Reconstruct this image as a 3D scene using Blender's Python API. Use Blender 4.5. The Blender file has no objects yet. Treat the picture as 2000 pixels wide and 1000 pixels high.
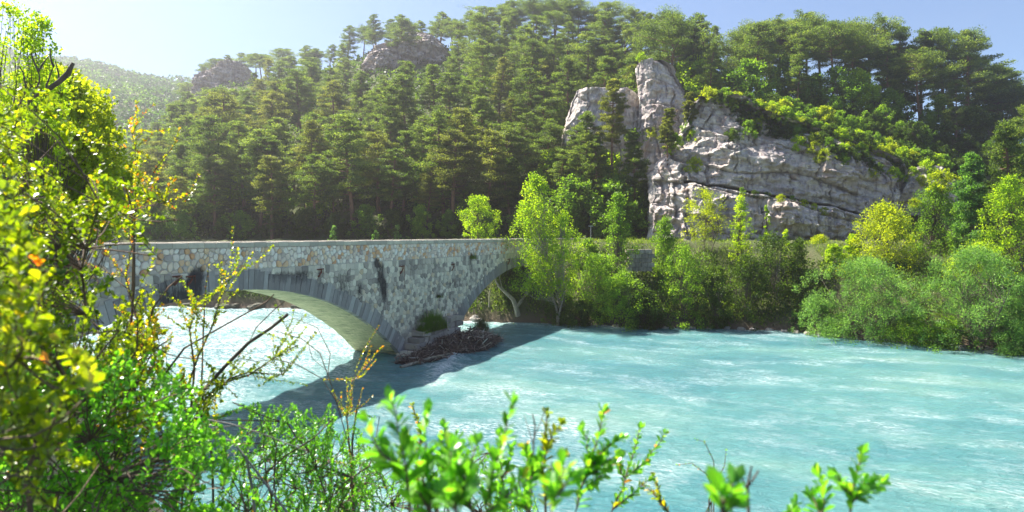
import bpy, math, random
import numpy as np
from mathutils import Vector, Matrix

# ------------------------------------------------------------------ camera, light, exposure
scene = bpy.context.scene
COL = scene.collection
EYE = 9.0            # metres above the river
F = 1300.0           # focal length in photograph pixels (2000 wide)
HOR = 460.0
cam_d = bpy.data.cameras.new("camera")
cam = bpy.data.objects.new("camera", cam_d); COL.objects.link(cam)
cam.location = (0, 0, EYE); cam.rotation_euler = (math.radians(90), 0, 0)
cam_d.sensor_width = 36; cam_d.lens = 36 * F / 2000
cam_d.shift_y = -0.02
cam_d.clip_start = 0.1; cam_d.clip_end = 5000
cam_d.dof.use_dof = True; cam_d.dof.focus_distance = 30; cam_d.dof.aperture_fstop = 4.0
scene.camera = cam
SUN_AZ, SUN_EL = math.radians(-56), math.radians(52.5)     # azimuth from +Y, negative to -X
w = bpy.data.worlds.new("World"); scene.world = w; w.use_nodes = True
nt = w.node_tree; bg = nt.nodes["Background"]
sky = nt.nodes.new("ShaderNodeTexSky"); sky.sky_type = 'NISHITA'; sky.sun_disc = False
sky.sun_elevation = SUN_EL; sky.sun_rotation = SUN_AZ
sky.air_density = 1.0; sky.dust_density = 0.2; sky.ozone_density = 3.5; sky.altitude = 1500
nt.links.new(sky.outputs[0], bg.inputs[0]); bg.inputs[1].default_value = 0.066
sun_d = bpy.data.lights.new("sun", 'SUN'); sun = bpy.data.objects.new("sun", sun_d); COL.objects.link(sun)
sun_d.energy = 5.0; sun_d.angle = math.radians(0.5); sun_d.color = (1.0, 0.95, 0.86)
SUNV = Vector((math.sin(SUN_AZ) * math.cos(SUN_EL), math.cos(SUN_AZ) * math.cos(SUN_EL), math.sin(SUN_EL)))
sun.rotation_euler = SUNV.to_track_quat('Z', 'Y').to_euler(); sun.location = SUNV * 300
vs = scene.view_settings; vs.view_transform = 'Standard'; vs.look = 'None'; vs.gamma = 1; vs.use_curve_mapping = False
vs.exposure = 1.65
cy = scene.cycles
cy.max_bounces = 8; cy.diffuse_bounces = 4; cy.glossy_bounces = 3; cy.transmission_bounces = 4; cy.transparent_max_bounces = 6
cy.volume_bounces = 0; cy.caustics_reflective = False; cy.caustics_refractive = False
cy.use_denoising = True; cy.sample_clamp_indirect = 6

def P(px, py, Y):
    """a point of the place seen at photograph pixel px, py and Y metres ahead"""
    return np.array(((px - 1000) / F * Y, Y, EYE - (py - HOR) / F * Y))

# ------------------------------------------------------------------ noise
def _hash(ix, iy, iz, seed):
    h = (ix.astype(np.int64) * 374761393 + iy.astype(np.int64) * 668265263 + iz.astype(np.int64) * 2147483647 + seed * 974634777) & 0xFFFFFFFF
    h = ((h ^ (h >> 13)) * 1274126177) & 0xFFFFFFFF
    h = (h ^ (h >> 16)) & 0xFFFFFF
    return h / float(0xFFFFFF)
def vnoise(x, y, z=None, seed=0):
    x = np.asarray(x, float); y = np.asarray(y, float); z = np.zeros_like(x) if z is None else np.asarray(z, float) + 0 * x
    ix, iy, iz = np.floor(x), np.floor(y), np.floor(z)
    fx, fy, fz = x - ix, y - iy, z - iz
    fx, fy, fz = [f * f * (3 - 2 * f) for f in (fx, fy, fz)]
    r = 0
    for a in (0, 1):
        for b in (0, 1):
            for c in (0, 1):
                r = r + _hash(ix + a, iy + b, iz + c, seed) * (fx if a else 1 - fx) * (fy if b else 1 - fy) * (fz if c else 1 - fz)
    return r * 2 - 1
def fbm(x, y, z=None, o=4, seed=0, g=0.5):
    s, a = 0, 1.0
    x = np.asarray(x, float); y = np.asarray(y, float)
    z = np.zeros_like(x) if z is None else z
    for i in range(o):
        s = s + a * vnoise(x, y, z, seed + i * 17); x, y, z, a = x * 2.03 + 5.1, y * 2.03 + 1.7, z * 2.03 + 3.3, a * g
    return s
def sstep(a, b, x):
    t = np.clip((np.asarray(x, float) - a) / (b - a), 0, 1); return t * t * (3 - 2 * t)

# ------------------------------------------------------------------ objects
def mesh_np(name, v, f, mats, smooth=False, attrs=None, fattrs=None):
    """v n x 3, f list of index arrays (m x k each)"""
    me = bpy.data.meshes.new(name)
    v = np.asarray(v, np.float32)
    fl = [np.asarray(a, np.int32) for a in (f if isinstance(f, (list, tuple)) else [f]) if len(a)]
    me.vertices.add(len(v)); me.vertices.foreach_set("co", v.ravel())
    idx = np.concatenate([a.ravel() for a in fl]); tot = np.concatenate([np.full(len(a), a.shape[1], np.int32) for a in fl])
    st = np.concatenate(([0], np.cumsum(tot)[:-1])).astype(np.int32)
    me.loops.add(len(idx)); me.loops.foreach_set("vertex_index", idx)
    me.polygons.add(len(tot)); me.polygons.foreach_set("loop_start", st)
    me.polygons.foreach_set("use_smooth", np.full(len(tot), smooth, bool))
    for k, a in (attrs or {}).items():
        at = me.attributes.new(k, 'FLOAT', 'POINT'); at.data.foreach_set("value", np.asarray(a, np.float32).ravel())
    for k, a in (fattrs or {}).items():
        at = me.attributes.new(k, 'FLOAT', 'FACE'); at.data.foreach_set("value", np.asarray(a, np.float32).ravel())
    for m in (mats if isinstance(mats, (list, tuple)) else [mats]): me.materials.append(m)
    me.update(calc_edges=True)
    return me
def obj(name, me, parent=None, loc=None, rz=0, kind=None):
    o = bpy.data.objects.new(name, me); COL.objects.link(o)
    if parent: o.parent = parent
    if loc is not None: o.location = [float(c) for c in loc]
    if rz: o.rotation_euler = (0, 0, rz)
    if kind: o['kind'] = kind
    return o
def tag(o, label, cat, group=None):
    o['label'] = label; o['category'] = cat
    if group: o['group'] = group
    return o
def thing(name, label, cat, loc=(0, 0, 0), rz=0, group=None):
    return tag(obj(name, None, None, loc, rz), label, cat, group)
def copy_thing(root, loc, rz, sc, label=None, group=None):
    r = root.copy(); COL.objects.link(r); r.location = [float(c) for c in loc]; r.rotation_euler = (0, 0, rz)
    r.scale = sc if isinstance(sc, (tuple, list)) else (sc, sc, sc)
    if label: r['label'] = label
    if group: r['group'] = group
    for ch in root.children:
        c = ch.copy(); COL.objects.link(c); c.parent = r
    return r

class MB:
    """collects vertices and faces of one mesh"""
    def __init__(s): s.v = []; s.q = []; s.t = []; s.n = 0; s.a = []
    def add(s, v, q=None, t=None, a=0.5):
        v = np.asarray(v, float)
        if q is not None and len(q): s.q.append(np.asarray(q) + s.n)
        if t is not None and len(t): s.t.append(np.asarray(t) + s.n)
        s.v.append(v); s.n += len(v); s.a.append(np.full(len(v), a) if np.isscalar(a) else np.asarray(a))
    def tube(s, pts, rad, k=5, a=0.5):
        pts = np.asarray(pts, float); n = len(pts)
        rad = np.linspace(rad[0], rad[1], n) if len(rad) == 2 and n != 2 else np.asarray(rad, float)
        d = np.gradient(pts, axis=0); d /= np.linalg.norm(d, axis=1)[:, None] + 1e-9
        up = np.where(np.abs(d[:, 2:3]) > 0.9, np.array([[1., 0, 0]]), np.array([[0, 0, 1.]]))
        s1 = np.cross(d, up); s1 /= np.linalg.norm(s1, axis=1)[:, None] + 1e-9; s2 = np.cross(d, s1)
        th = np.linspace(0, 2 * np.pi, k, endpoint=False)
        v = pts[:, None] + rad[:, None, None] * (np.cos(th)[None, :, None] * s1[:, None] + np.sin(th)[None, :, None] * s2[:, None])
        i = np.arange(n - 1)[:, None] * k; j = np.arange(k)[None]; j2 = (j + 1) % k
        q = np.stack([i + j, i + j2, i + k + j2, i + k + j], -1).reshape(-1, 4)
        s.add(v.reshape(-1, 3), q, None, a)
    def build(s, name, mats, smooth=False, attr='tint'):
        return mesh_np(name, np.concatenate(s.v), [np.concatenate(x) for x in (s.q, s.t) if x], mats, smooth, {attr: np.concatenate(s.a)})

def box_v(x0, x1, y0, y1, z0, z1):
    v = [(x, y, z) for x in (x0, x1) for y in (y0, y1) for z in (z0, z1)]
    return v, [(0, 1, 3, 2), (4, 6, 7, 5), (0, 4, 5, 1), (2, 3, 7, 6), (0, 2, 6, 4), (1, 5, 7, 3)]

def leaf_quads(c, d, l, wd, rng, fold=None):
    """one quad leaf at each centre c along direction d"""
    n = len(c); d = d / (np.linalg.norm(d, axis=1)[:, None] + 1e-9)
    r = rng.normal(size=(n, 3)); s = np.cross(d, r); s /= np.linalg.norm(s, axis=1)[:, None] + 1e-9
    l = l * rng.uniform(.6, 1.3, (n, 1)); wd = wd * rng.uniform(.6, 1.3, (n, 1))
    v = np.stack([c - d * l / 2, c + s * wd / 2, c + d * l / 2, c - s * wd / 2], 1).reshape(-1, 3)
    return v, np.arange(4 * n).reshape(-1, 4)

# ------------------------------------------------------------------ materials
def nodes(name):
    m = bpy.data.materials.new(name); m.use_nodes = True; n = m.node_tree
    b = n.nodes["Principled BSDF"]; return m, n, b
def N(n, t, **k):
    x = n.nodes.new(t)
    for a, b in k.items(): setattr(x, a, b)
    return x
def L(n, a, b): n.links.new(a, b)
def ramp(n, src, stops):
    r = N(n, "ShaderNodeValToRGB"); e = r.color_ramp.elements
    while len(e) < len(stops): e.new(0.5)
    for x, (p, c) in zip(e, stops): x.position = p; x.color = (*c, 1) if len(c) == 3 else c
    L(n, src, r.inputs[0]); return r.outputs[0]
def coords(n, scale=(1, 1, 1), rot=(0, 0, 0), which='Object'):
    t = N(n, "ShaderNodeTexCoord"); m = N(n, "ShaderNodeMapping")
    m.inputs['Scale'].default_value = scale; m.inputs['Rotation'].default_value = rot
    L(n, t.outputs[which], m.inputs[0]); return m.outputs[0]
def noise(n, co, scale, detail=5, rough=.6, dist=0):
    t = N(n, "ShaderNodeTexNoise"); t.inputs['Scale'].default_value = scale; t.inputs['Detail'].default_value = detail
    t.inputs['Roughness'].default_value = rough; t.inputs['Distortion'].default_value = dist
    if co is not None: L(n, co, t.inputs['Vector'])
    return t.outputs[0]
def mix(n, f, a, b, mode='MIX'):
    m = N(n, "ShaderNodeMix", data_type='RGBA', blend_type=mode)
    if isinstance(f, (int, float)): m.inputs[0].default_value = f
    else: L(n, f, m.inputs[0])
    for i, x in ((6, a), (7, b)):
        if isinstance(x, tuple): m.inputs[i].default_value = (*x, 1)
        else: L(n, x, m.inputs[i])
    return m.outputs[2]
def math_(n, op, a, b=None, c=None, clamp=False):
    m = N(n, "ShaderNodeMath", operation=op, use_clamp=clamp)
    for i, x in enumerate((a, b, c)):
        if x is None: continue
        if isinstance(x, (int, float)): m.inputs[i].default_value = x
        else: L(n, x, m.inputs[i])
    return m.outputs[0]
def bump(n, b, h, strength, dist=0.05):
    x = N(n, "ShaderNodeBump"); x.inputs['Strength'].default_value = strength; x.inputs['Distance'].default_value = dist
    L(n, h, x.inputs['Height']); L(n, x.outputs[0], b.inputs['Normal'])
    return x.outputs[0]
def attr(n, name):
    a = N(n, "ShaderNodeAttribute"); a.attribute_name = name; return a.outputs['Fac']

def leaf_mat(name, stops, trans=0.45, tgain=(1.6, 1.7, .5), rough=.5, spec=.3, vary=.12):
    trans = min(.62, trans + .12); tgain = tuple(g * 1.3 for g in tgain); stops = [(p, tuple(c_ * 1.15 for c_ in c)) for p, c in stops]
    m, n, b = nodes(name)
    oi = N(n, "ShaderNodeObjectInfo")
    t = math_(n, 'ADD', attr(n, 'tint'), math_(n, 'MULTIPLY', math_(n, 'SUBTRACT', oi.outputs['Random'], .5), vary * 2), clamp=True)
    c = ramp(n, t, stops)
    L(n, c, b.inputs['Base Color']); b.inputs['Roughness'].default_value = rough; b.inputs['Specular IOR Level'].default_value = spec
    tr = N(n, "ShaderNodeBsdfTranslucent"); L(n, mix(n, 1.0, c, tgain, 'MULTIPLY'), tr.inputs[0])
    mx = N(n, "ShaderNodeMixShader"); mx.inputs[0].default_value = trans
    L(n, b.outputs[0], mx.inputs[1]); L(n, tr.outputs[0], mx.inputs[2])
    L(n, mx.outputs[0], n.nodes["Material Output"].inputs['Surface'])
    return m
def bark_mat(name, c1, c2, scale=6):
    m, n, b = nodes(name); co = coords(n, (1, 1, .25))
    f = noise(n, co, scale, 6, .7)
    L(n, ramp(n, f, [(.3, c1), (.7, c2)]), b.inputs['Base Color']); b.inputs['Roughness'].default_value = .9
    bump(n, b, f, .6, .04); return m

M = {}
M['pine'] = leaf_mat('pine_needles', [(0, (.030, .056, .013)), (.5, (.080, .122, .026)), (1, (.18, .22, .045))], .44, (1.7, 1.7, .7), .55)
M['pine_warm'] = leaf_mat('pine_needles_warm', [(0, (.045, .064, .014)), (.5, (.105, .13, .028)), (1, (.20, .215, .05))], .44, (1.7, 1.6, .7), .55)
M['pine_young'] = leaf_mat('young_pine_needles', [(0, (.035, .09, .03)), (1, (.14, .25, .06))], .4)
M['fresh'] = leaf_mat('fresh_yellow_green_leaves', [(0, (.10, .19, .012)), (.6, (.22, .33, .02)), (1, (.36, .44, .03))], .5, (1.6, 1.5, .4))
M['yellow'] = leaf_mat('yellow_leaves', [(0, (.12, .17, .01)), (.6, (.26, .35, .02)), (1, (.42, .48, .03))], .5, (1.5, 1.3, .4))
M['green'] = leaf_mat('mid_green_leaves', [(0, (.05, .11, .012)), (.6, (.12, .21, .025)), (1, (.22, .32, .04))], .45, (1.6, 1.6, .5))
M['dark'] = leaf_mat('dark_green_leaves', [(0, (.018, .038, .007)), (.6, (.048, .082, .013)), (1, (.12, .17, .028))], .4)
M['willow'] = leaf_mat('grey_green_willow_leaves', [(0, (.05, .11, .025)), (.6, (.12, .22, .05)), (1, (.22, .34, .08))], .4, (1.4, 1.5, .8))
M['grass'] = leaf_mat('grass_blades', [(0, (.06, .10, .02)), (.6, (.14, .2, .03)), (1, (.28, .28, .08))], .35)
M['box'] = leaf_mat('boxwood_leaves', [(0, (.05, .10, .008)), (.45, (.13, .20, .012)), (.75, (.25, .30, .016)), (.93, (.40, .32, .03)), (1, (.60, .20, .03))], .42, (1.7, 1.6, .3), .28, .8, .03)
M['box_green'] = leaf_mat('boxwood_green_leaves', [(0, (.05, .16, .012)), (.5, (.11, .31, .03)), (.85, (.20, .42, .05)), (.97, (.30, .40, .04)), (1, (.6, .22, .03))], .42, (1.6, 1.6, .5), .28, .8, .03)
M['bark'] = bark_mat('brown_bark', (.06, .045, .035), (.17, .13, .10))
M['bark_pine'] = bark_mat('pine_bark', (.09, .05, .032), (.26, .14, .08))
M['bark_pale'] = bark_mat('pale_bark', (.18, .15, .11), (.42, .36, .27))
M['twig'] = bark_mat('twig_bark', (.07, .045, .03), (.22, .15, .10), 30)
M['twig_grey'] = bark_mat('grey_twig_bark', (.16, .14, .13), (.38, .35, .34), 30)
# ------------------------------------------------------------------ ground
kx = np.array([-1600, -600, -100, 340, 460, 600, 700, 930, 1050, 1200, 1500, 1600, 1750, 1900, 2000, 2300, 3000])
ky = np.array([105, 95, 90, 84.5, 83.6, 80, 76, 69, 68, 65, 63, 60, 56, 53, 51, 44, 34])
bank = lambda px: np.interp(px, kx, ky)
road = lambda px: bank(px) + np.interp(px, [700, 930, 1200, 1500, 2000, 2600], [8, 10, 10, 13, 15, 15])
foot = lambda px: np.interp(px, [0, 1150, 1290, 1800, 1850, 2000, 2300], [99, 98, 94, 91, 84, 80, 76])
rpx = [-1600, -300, 0, 240, 360, 400, 500, 600, 700, 740, 850, 930, 1000, 1100, 1200, 1300, 1400, 1440, 1500, 1600, 1700, 1750, 1850, 1900, 1950, 2000, 2200, 3000]
rys = [440, 430, 380, 300, 180, 120, 104, 92, 49, 29, 26, 16, 4, -6, 8, 20, 48, 50, 30, 22, 40, 58, 50, 65, 110, 140, 150, 200]
rY = [240, 240, 240, 240, 260, 255, 240, 225, 210, 205, 195, 185, 180, 170, 165, 155, 142, 138, 132, 130, 128, 128, 125, 122, 120, 118, 115, 100]
ridgeY = lambda px: np.interp(px, rpx, rY)
drop = lambda px: np.interp(px, [300, 500, 1200, 1300, 1450, 3000], [9, 10, 11, 14, 19, 19])
ridgeZ = lambda px: EYE + (HOR - np.interp(px, rpx, rys)) / F * ridgeY(px) - drop(px)
def ground(px, Y):
    px = np.asarray(px, float); Y = np.asarray(Y, float)
    yb, yr, yf, yd = bank(px), road(px), foot(px), ridgeY(px)
    zr = np.maximum(ridgeZ(px), 9.5)
    z = np.where(Y < yb, -1.5 + (Y - yb) * .25, np.interp(0, [0], [0]) + 0)
    t1 = np.clip((Y - yb) / (yr - yb), 0, 1)
    z1 = -1.5 + 9.6 * t1 ** .62
    z2 = 8.1 + .3 * np.clip((Y - yr) / np.maximum(yf - yr, 1), 0, 1)
    # step behind the limestone cliff
    cz = np.interp(px, [1270, 1330, 1400, 1500, 1650, 1790, 1860], [0, 8, 15.5, 14, 11.5, 8, 0])
    cliff = cz * sstep(0, 5, Y - yf - 1)
    t3 = np.clip((Y - yf) / (yd - yf), 0, 1)
    z3 = 8.4 + np.maximum(cliff * (1 - t3), 0) + (zr - 8.4) * t3 ** .9
    z4 = zr - (Y - yd) * .25
    z = np.where(Y < yb, np.maximum(-1.5 + (Y - yb) * .25, -3), np.where(Y < yr, z1, np.where(Y < yf, z2, np.where(Y < yd, z3, z4))))
    rough = sstep(2, 12, Y - yf)
    return z + rough * fbm((px - 1000) / F * Y / 9, Y / 9, seed=3) * 1.2 + .25 * sstep(0, 2, Y - yb) * fbm((px - 1000) / F * Y / 1.6, Y / 1.6, seed=4)
def groundxy(x, y): return ground(x / y * F + 1000, y)

def grid_faces(nu, nv):
    i = np.arange(nu - 1)[:, None] * nv; j = np.arange(nv - 1)[None]
    return np.stack([i + j, i + nv + j, i + nv + j + 1, i + j + 1], -1).reshape(-1, 4)

m, n, b = nodes('forest_floor')
co = coords(n, which='Object')
f1 = noise(n, co, .35, 6, .65); f2 = noise(n, co, 3.5, 8, .75)
c = mix(n, f2, ramp(n, f1, [(.35, (.055, .06, .02)), (.5, (.10, .12, .03)), (.65, (.16, .14, .07))]), (.07, .09, .03))
geo = N(n, "ShaderNodeNewGeometry"); sep = N(n, "ShaderNodeSeparateXYZ"); L(n, geo.outputs['Position'], sep.inputs[0])
low = N(n, "ShaderNodeMapRange"); low.inputs[1].default_value = 1.6; low.inputs[2].default_value = .2; L(n, sep.outputs[2], low.inputs[0])
c = mix(n, low.outputs[0], c, mix(n, f2, (.10, .07, .05), (.20, .14, .09)))
L(n, c, b.inputs['Base Color']); b.inputs['Roughness'].default_value = 1; bump(n, b, f2, .9, .25); M['soil'] = m

us = np.concatenate([np.arange(-1600, -100, 60), np.arange(-100, 2150, 9), np.arange(2150, 2700, 60)])
vv = np.concatenate([np.arange(30, 100, .7), np.arange(100, 150, 1.2), np.arange(150, 216, 3)])
U, V = np.meshgrid(us, vv, indexing='ij')
Z = ground(U, V)
obj('hillside', mesh_np('hillside', np.stack([(U - 1000) / F * V, V, Z], -1).reshape(-1, 3), grid_faces(len(us), len(vv)), M['soil'], True), kind='structure')

# the bank the camera stands on
def near_edge(x): return np.interp(x, [-60, -26, -20, -12, -8, -5, 0, 8, 30, 70], [22, 19, 17.5, 15.5, 10.5, 5.2, 2.9, 2.4, 0, -8])
xs = np.concatenate([np.arange(-90, -30, 4), np.arange(-30, 12, .4), np.arange(12, 80, 3)]); ds = np.concatenate([np.linspace(-9, 0, 24), np.linspace(.4, 4, 14), np.linspace(5, 40, 16)])
U, V = np.meshgrid(xs, ds, indexing='ij'); Yn = near_edge(U) - V
Zn = np.where(V < 0, 7.3 + V * 1.05, 7.3 + 0.02 * V) + fbm(U, Yn, seed=8) * .15
Zn = np.maximum(Zn, -2)
obj('near_riverbank', mesh_np('near_riverbank', np.stack([U, Yn, Zn], -1).reshape(-1, 3), grid_faces(len(xs), len(ds))[:, ::-1], M['soil'], True), kind='structure')

# far hill across the valley
vv2 = np.arange(210, 345, 4.); uu2 = np.arange(-1600, 1300, 20.); U, V = np.meshgrid(uu2, vv2, indexing='ij')
obj('hillside', mesh_np('hillside', np.stack([(U - 1000) / F * V, V, ground(U, V)], -1).reshape(-1, 3), grid_faces(len(uu2), len(vv2)), M['soil'], True), kind='structure').name = 'rear_hillside'
u = np.arange(-900, 620, 8.); v = np.arange(330, 1000, 12.)
U, V = np.meshgrid(u, v, indexing='ij')
sy = np.interp(U, [-900, -300, 0, 120, 240, 360, 620], [60, 75, 96, 112, 134, 152, 215])
zt = EYE + (HOR - sy) / F * 850 - 6
Zf = 10 + (zt - 10) * np.clip((V - 330) / 520, 0, 1) ** .8 - np.maximum(V - 850, 0) * .4
Zf += fbm(U / 60, V / 90, seed=21) * 6
far_g = lambda px, Y: (10 + (EYE + (HOR - np.interp(px, [-900, -300, 0, 120, 240, 360, 620], [60, 75, 96, 112, 134, 152, 215])) / F * 850 - 16) * np.clip((Y - 330) / 520, 0, 1) ** .8 + fbm(px / 60, Y / 90, seed=21) * 6)
FS = .55
obj('far_hill', mesh_np('far_hill', np.stack([(U - 1000) / F * V * FS, V * FS, EYE + (Zf - EYE) * FS], -1).reshape(-1, 3), grid_faces(len(u), len(v)), M['soil'], True), kind='structure')
rng = np.random.default_rng(5)
mbv, mbq, mba, k = [], [], [], 0
npx = 5600
tp = rng.uniform(-300, 430, npx); tY = 335 + 520 * rng.random(npx) ** .8
r0 = rng.uniform(2.2, 4.4, npx); tone = np.clip(rng.normal(.45, .25, npx) + .25 * fbm(tp / 50, tY / 60, seed=5), 0, 1)
nl = 20
cc = np.stack([(tp - 1000) / F * tY, tY, far_g(tp, tY) + r0 * .9], -1)
dd = rng.normal(size=(npx, nl, 3)); dd /= np.linalg.norm(dd, axis=2)[..., None]; dd[..., 2] = np.abs(dd[..., 2]) * 1.0 - .25
pts = (cc[:, None] + dd * r0[:, None, None] * rng.uniform(.6, 1, (npx, nl, 1)) * np.array([1, 1, 1.15])).reshape(-1, 3)
pts = (pts - [0, 0, EYE]) * FS + [0, 0, EYE]
v_, q_ = leaf_quads(pts, rng.normal(size=pts.shape) + dd.reshape(-1, 3), 1.4, 1.0, rng)
tf = np.repeat(np.clip(np.repeat(tone, nl) + rng.normal(0, .1, npx * nl), 0, 1), 4)
M['farwood'] = leaf_mat('far_wood_leaves', [(0, (.012, .035, .008)), (.5, (.035, .08, .014)), (1, (.11, .18, .025))], .35)
obj('far_woods', mesh_np('far_woods', v_, q_, M['farwood'], False, {'tint': tf}), kind='stuff')

# ------------------------------------------------------------------ rocks and cliffs
m, n, b = nodes('limestone')
co = coords(n, which='Object')
big = noise(n, co, .16, 5, .6, .5); mid = noise(n, co, .9, 8, .7, .3); fine = noise(n, co, 6, 8, .8)
st = noise(n, coords(n, (1.1, 1.1, .09)), 1.4, 6, .6)
c = ramp(n, mid, [(.3, (.25, .215, .20)), (.45, (.48, .425, .38)), (.58, (.66, .595, .52)), (.72, (.80, .735, .65))])
c = mix(n, ramp(n, big, [(.45, (0, 0, 0)), (.62, (1, 1, 1))]), c, mix(n, .45, c, (.36, .29, .30)))
c = mix(n, ramp(n, st, [(.52, (0, 0, 0)), (.66, (.75, .75, .75))]), c, (.15, .12, .15))
ochre = noise(n, co, .42, 3, .5)
c = mix(n, ramp(n, ochre, [(.55, (0, 0, 0)), (.68, (.55, .55, .55))]), c, (.42, .29, .21))
c = mix(n, attr(n, 'tint'), c, (.045, .05, .03))
L(n, c, b.inputs['Base Color']); b.inputs['Roughness'].default_value = .95; b.inputs['Specular IOR Level'].default_value = .2
h = math_(n, 'ADD', math_(n, 'MULTIPLY', mid, .6), math_(n, 'MULTIPLY', fine, .35)); bump(n, b, h, 1.0, .35); M['rock'] = m

def crag(X, Z, Y, seed):
    """broken blocks and plates: steps with sharp edges along tilted beds"""
    r = 0
    for k, (sx, sz, a) in enumerate(((6.0, 4.2, .75), (2.4, 1.9, .30), (.8, .8, .10))):
        wx = X / sx + .3 * fbm(X / sx / 1.6, Z / sz / 1.6, Y / sx, 2, seed + k); wz = (Z + .22 * X) / sz + .3 * fbm(X / sx / 1.6 + 9, Z / sz / 1.6, Y / sx, 2, seed + 5 + k)
        row = np.floor(wz); wx = wx + row * .37; c1 = _hash(np.floor(wx), row, row * 0, seed + k); fx, fz = wx - np.floor(wx), wz - row
        ed = np.minimum(np.minimum(fx, 1 - fx) * sx, np.minimum(fz, 1 - fz) * sz)
        r = r + a * (c1 - .5) * 1.6 - a * .8 * np.exp(-(ed / .10) ** 2) + a * (c1 * 2 - 1) * .5 * (fz - .5)
    return r
def rock_wall(name, rows, Y0, depth, nz, nt, amp, seed, crack=None, lean=0.0, expo=3.2, wob=None):
    """closed rock whose front outline is rows = [(py, px left, px right)], standing at Y0, depth metres thick"""
    py = np.array([r[0] for r in rows], float); xl = np.array([r[1] for r in rows], float); xr = np.array([r[2] for r in rows], float)
    pv = np.linspace(py[0], py[-1], nz)
    L0, R0 = np.interp(pv, py, xl), np.interp(pv, py, xr)
    fr0 = (pv[-1] - pv) / (pv[-1] - pv[0]); Yrow = Y0 + fr0 ** 1.6 * lean * depth * .5 * .8
    z = EYE - (pv - HOR) / F * Yrow
    xL, xR = (L0 - 1000) / F * Yrow, (R0 - 1000) / F * Yrow
    tt = np.concatenate([np.linspace(np.pi, 2 * np.pi, int(nt * .82), endpoint=False), np.linspace(0, np.pi, nt - int(nt * .82), endpoint=False)])
    T, Zg = np.meshgrid(tt, z, indexing='xy')
    cx = (xL + xR)[:, None] / 2; hw = (xR - xL)[:, None] / 2
    # even spacing along the front
    tp = np.where(T >= np.pi, -1 + 2 * (T - np.pi) / np.pi, 1 - 2 * T / np.pi)
    s = np.where(T >= np.pi, -1., 1.)
    X = cx + hw * tp
    prof = (1 - np.abs(tp) ** expo) ** (1 / expo)
    frac = ((z - z[-1]) / (z[0] - z[-1]))[:, None]
    Yv = Y0 + depth * .5 + s * depth * .5 * prof
    Yv = np.where(s < 0, Yv + frac ** 1.6 * lean * depth * .5 * (1 - .3 * np.abs(tp) ** 4), Yv)
    base = fbm(X / 6, Zg / 6, Yv / 6, 5, seed) * amp * .8 + fbm(X / 1.3, Zg / 1.0, Yv / 1.3, 5, seed + 9, .6) * amp * .22
    ridg = (1 - np.abs(fbm(X / 3.4, Zg / 2.2, Yv / 3, 4, seed + 31))) ** 3 * amp * .8
    strata = .10 * amp * np.sign(np.sin((Zg + X * .28 + base) * 2.2)) * sstep(-.2, .5, fbm(X / 5, Zg / 3, seed=seed + 5))
    d = base + ridg - .4 * amp + strata + crag(X, Zg, Yv, seed) * amp
    tint = np.zeros_like(X)
    if crack is not None:
        cd, ct = crack(X, Zg); d = d + cd; tint = ct
    side = np.where(np.abs(tp) > .97, .35, 1.)
    Yv = Yv + s * d * side
    X = X + fbm(X / 1.5, Zg / 1.1, Yv, 4, seed + 77) * amp * .3
    v = np.stack([X, Yv, Zg + 0 * X], -1).reshape(-1, 3)
    nt_ = T.shape[1]
    i = np.arange(nz - 1)[:, None] * nt_; j = np.arange(nt_)[None]; j2 = (j + 1) % nt_
    q = np.stack([i + j, i + nt_ + j, i + nt_ + j2, i + j2], -1).reshape(-1, 4)
    cen = v[:nt_].mean(0); v = np.vstack([v, cen]); t = np.stack([np.arange(nt_), (np.arange(nt_) + 1) % nt_, np.full(nt_, len(v) - 1)], -1)
    return mesh_np(name, v, [q, t], M['rock'], True, {'tint': np.append(tint.ravel(), 0)})

def crack_fn(X, Z):
    Y0 = 85.0
    px = X / Y0 * F + 1000; py = HOR - (Z - EYE) / Y0 * F
    line = np.interp(px, [1280, 1350, 1400, 1470, 1560, 1640, 1710, 1760], [330, 348, 357, 370, 385, 400, 420, 430]) + 2.5 * fbm(px / 20, px * 0, seed=3)
    dlt = py - line        # positive below the crack
    win = sstep(1340, 1365, px) * (1 - sstep(1690, 1720, px))
    wid = 3.0 + 1.5 * vnoise(px / 15, px * 0)
    cr = np.exp(-(dlt / wid) ** 2) * win
    below = sstep(0, 9, dlt) * (1 - sstep(40, 80, dlt)) * win
    slab = (1 - sstep(-75, -66, dlt + 8 * fbm(px / 40, py / 40, seed=2))) * sstep(1500, 1600, px)
    d = -1.6 * cr + 1.3 * below * 1 + .0 * slab
    # vertical flutes at the west end
    fl = (1 - sstep(1350, 1400, px)) * (np.abs(np.sin(px / 8.5 + 1.5 * fbm(px / 30, py / 60, seed=7))) - .5) * 1.1 * sstep(285, 310, py)
    # smooth recessed bedding plane above the crack
    bed = -0.9 * (1 - sstep(-52, -44, -dlt * -1 + 0) ) * 0
    plane = win * sstep(-70, -62, dlt) * (1 - sstep(-8, -2, dlt)) * -.6
    return d + fl + plane, np.clip(cr * 1.3, 0, .95)
rows = [(186, 1374, 1432), (196, 1366, 1458), (212, 1360, 1482), (232, 1353, 1545), (248, 1348, 1610), (262, 1338, 1655), (276, 1326, 1700), (292, 1316, 1752), (310, 1298, 1790),
        (330, 1288, 1806), (360, 1288, 1806), (400, 1286, 1800), (440, 1288, 1780), (475, 1284, 1770)]
obj('limestone_cliff', rock_wall('limestone_cliff', rows, 85, 14, 190, 500, 1.15, 11, crack_fn, lean=1.5, expo=2.3), kind='structure')
def soft(X, Z): return 0 * X, 0 * X
rows = [(112, 1255, 1298), (122, 1250, 1318), (145, 1251, 1330), (175, 1256, 1347), (215, 1258, 1364), (260, 1254, 1372), (320, 1240, 1376), (360, 1236, 1376)]
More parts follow.
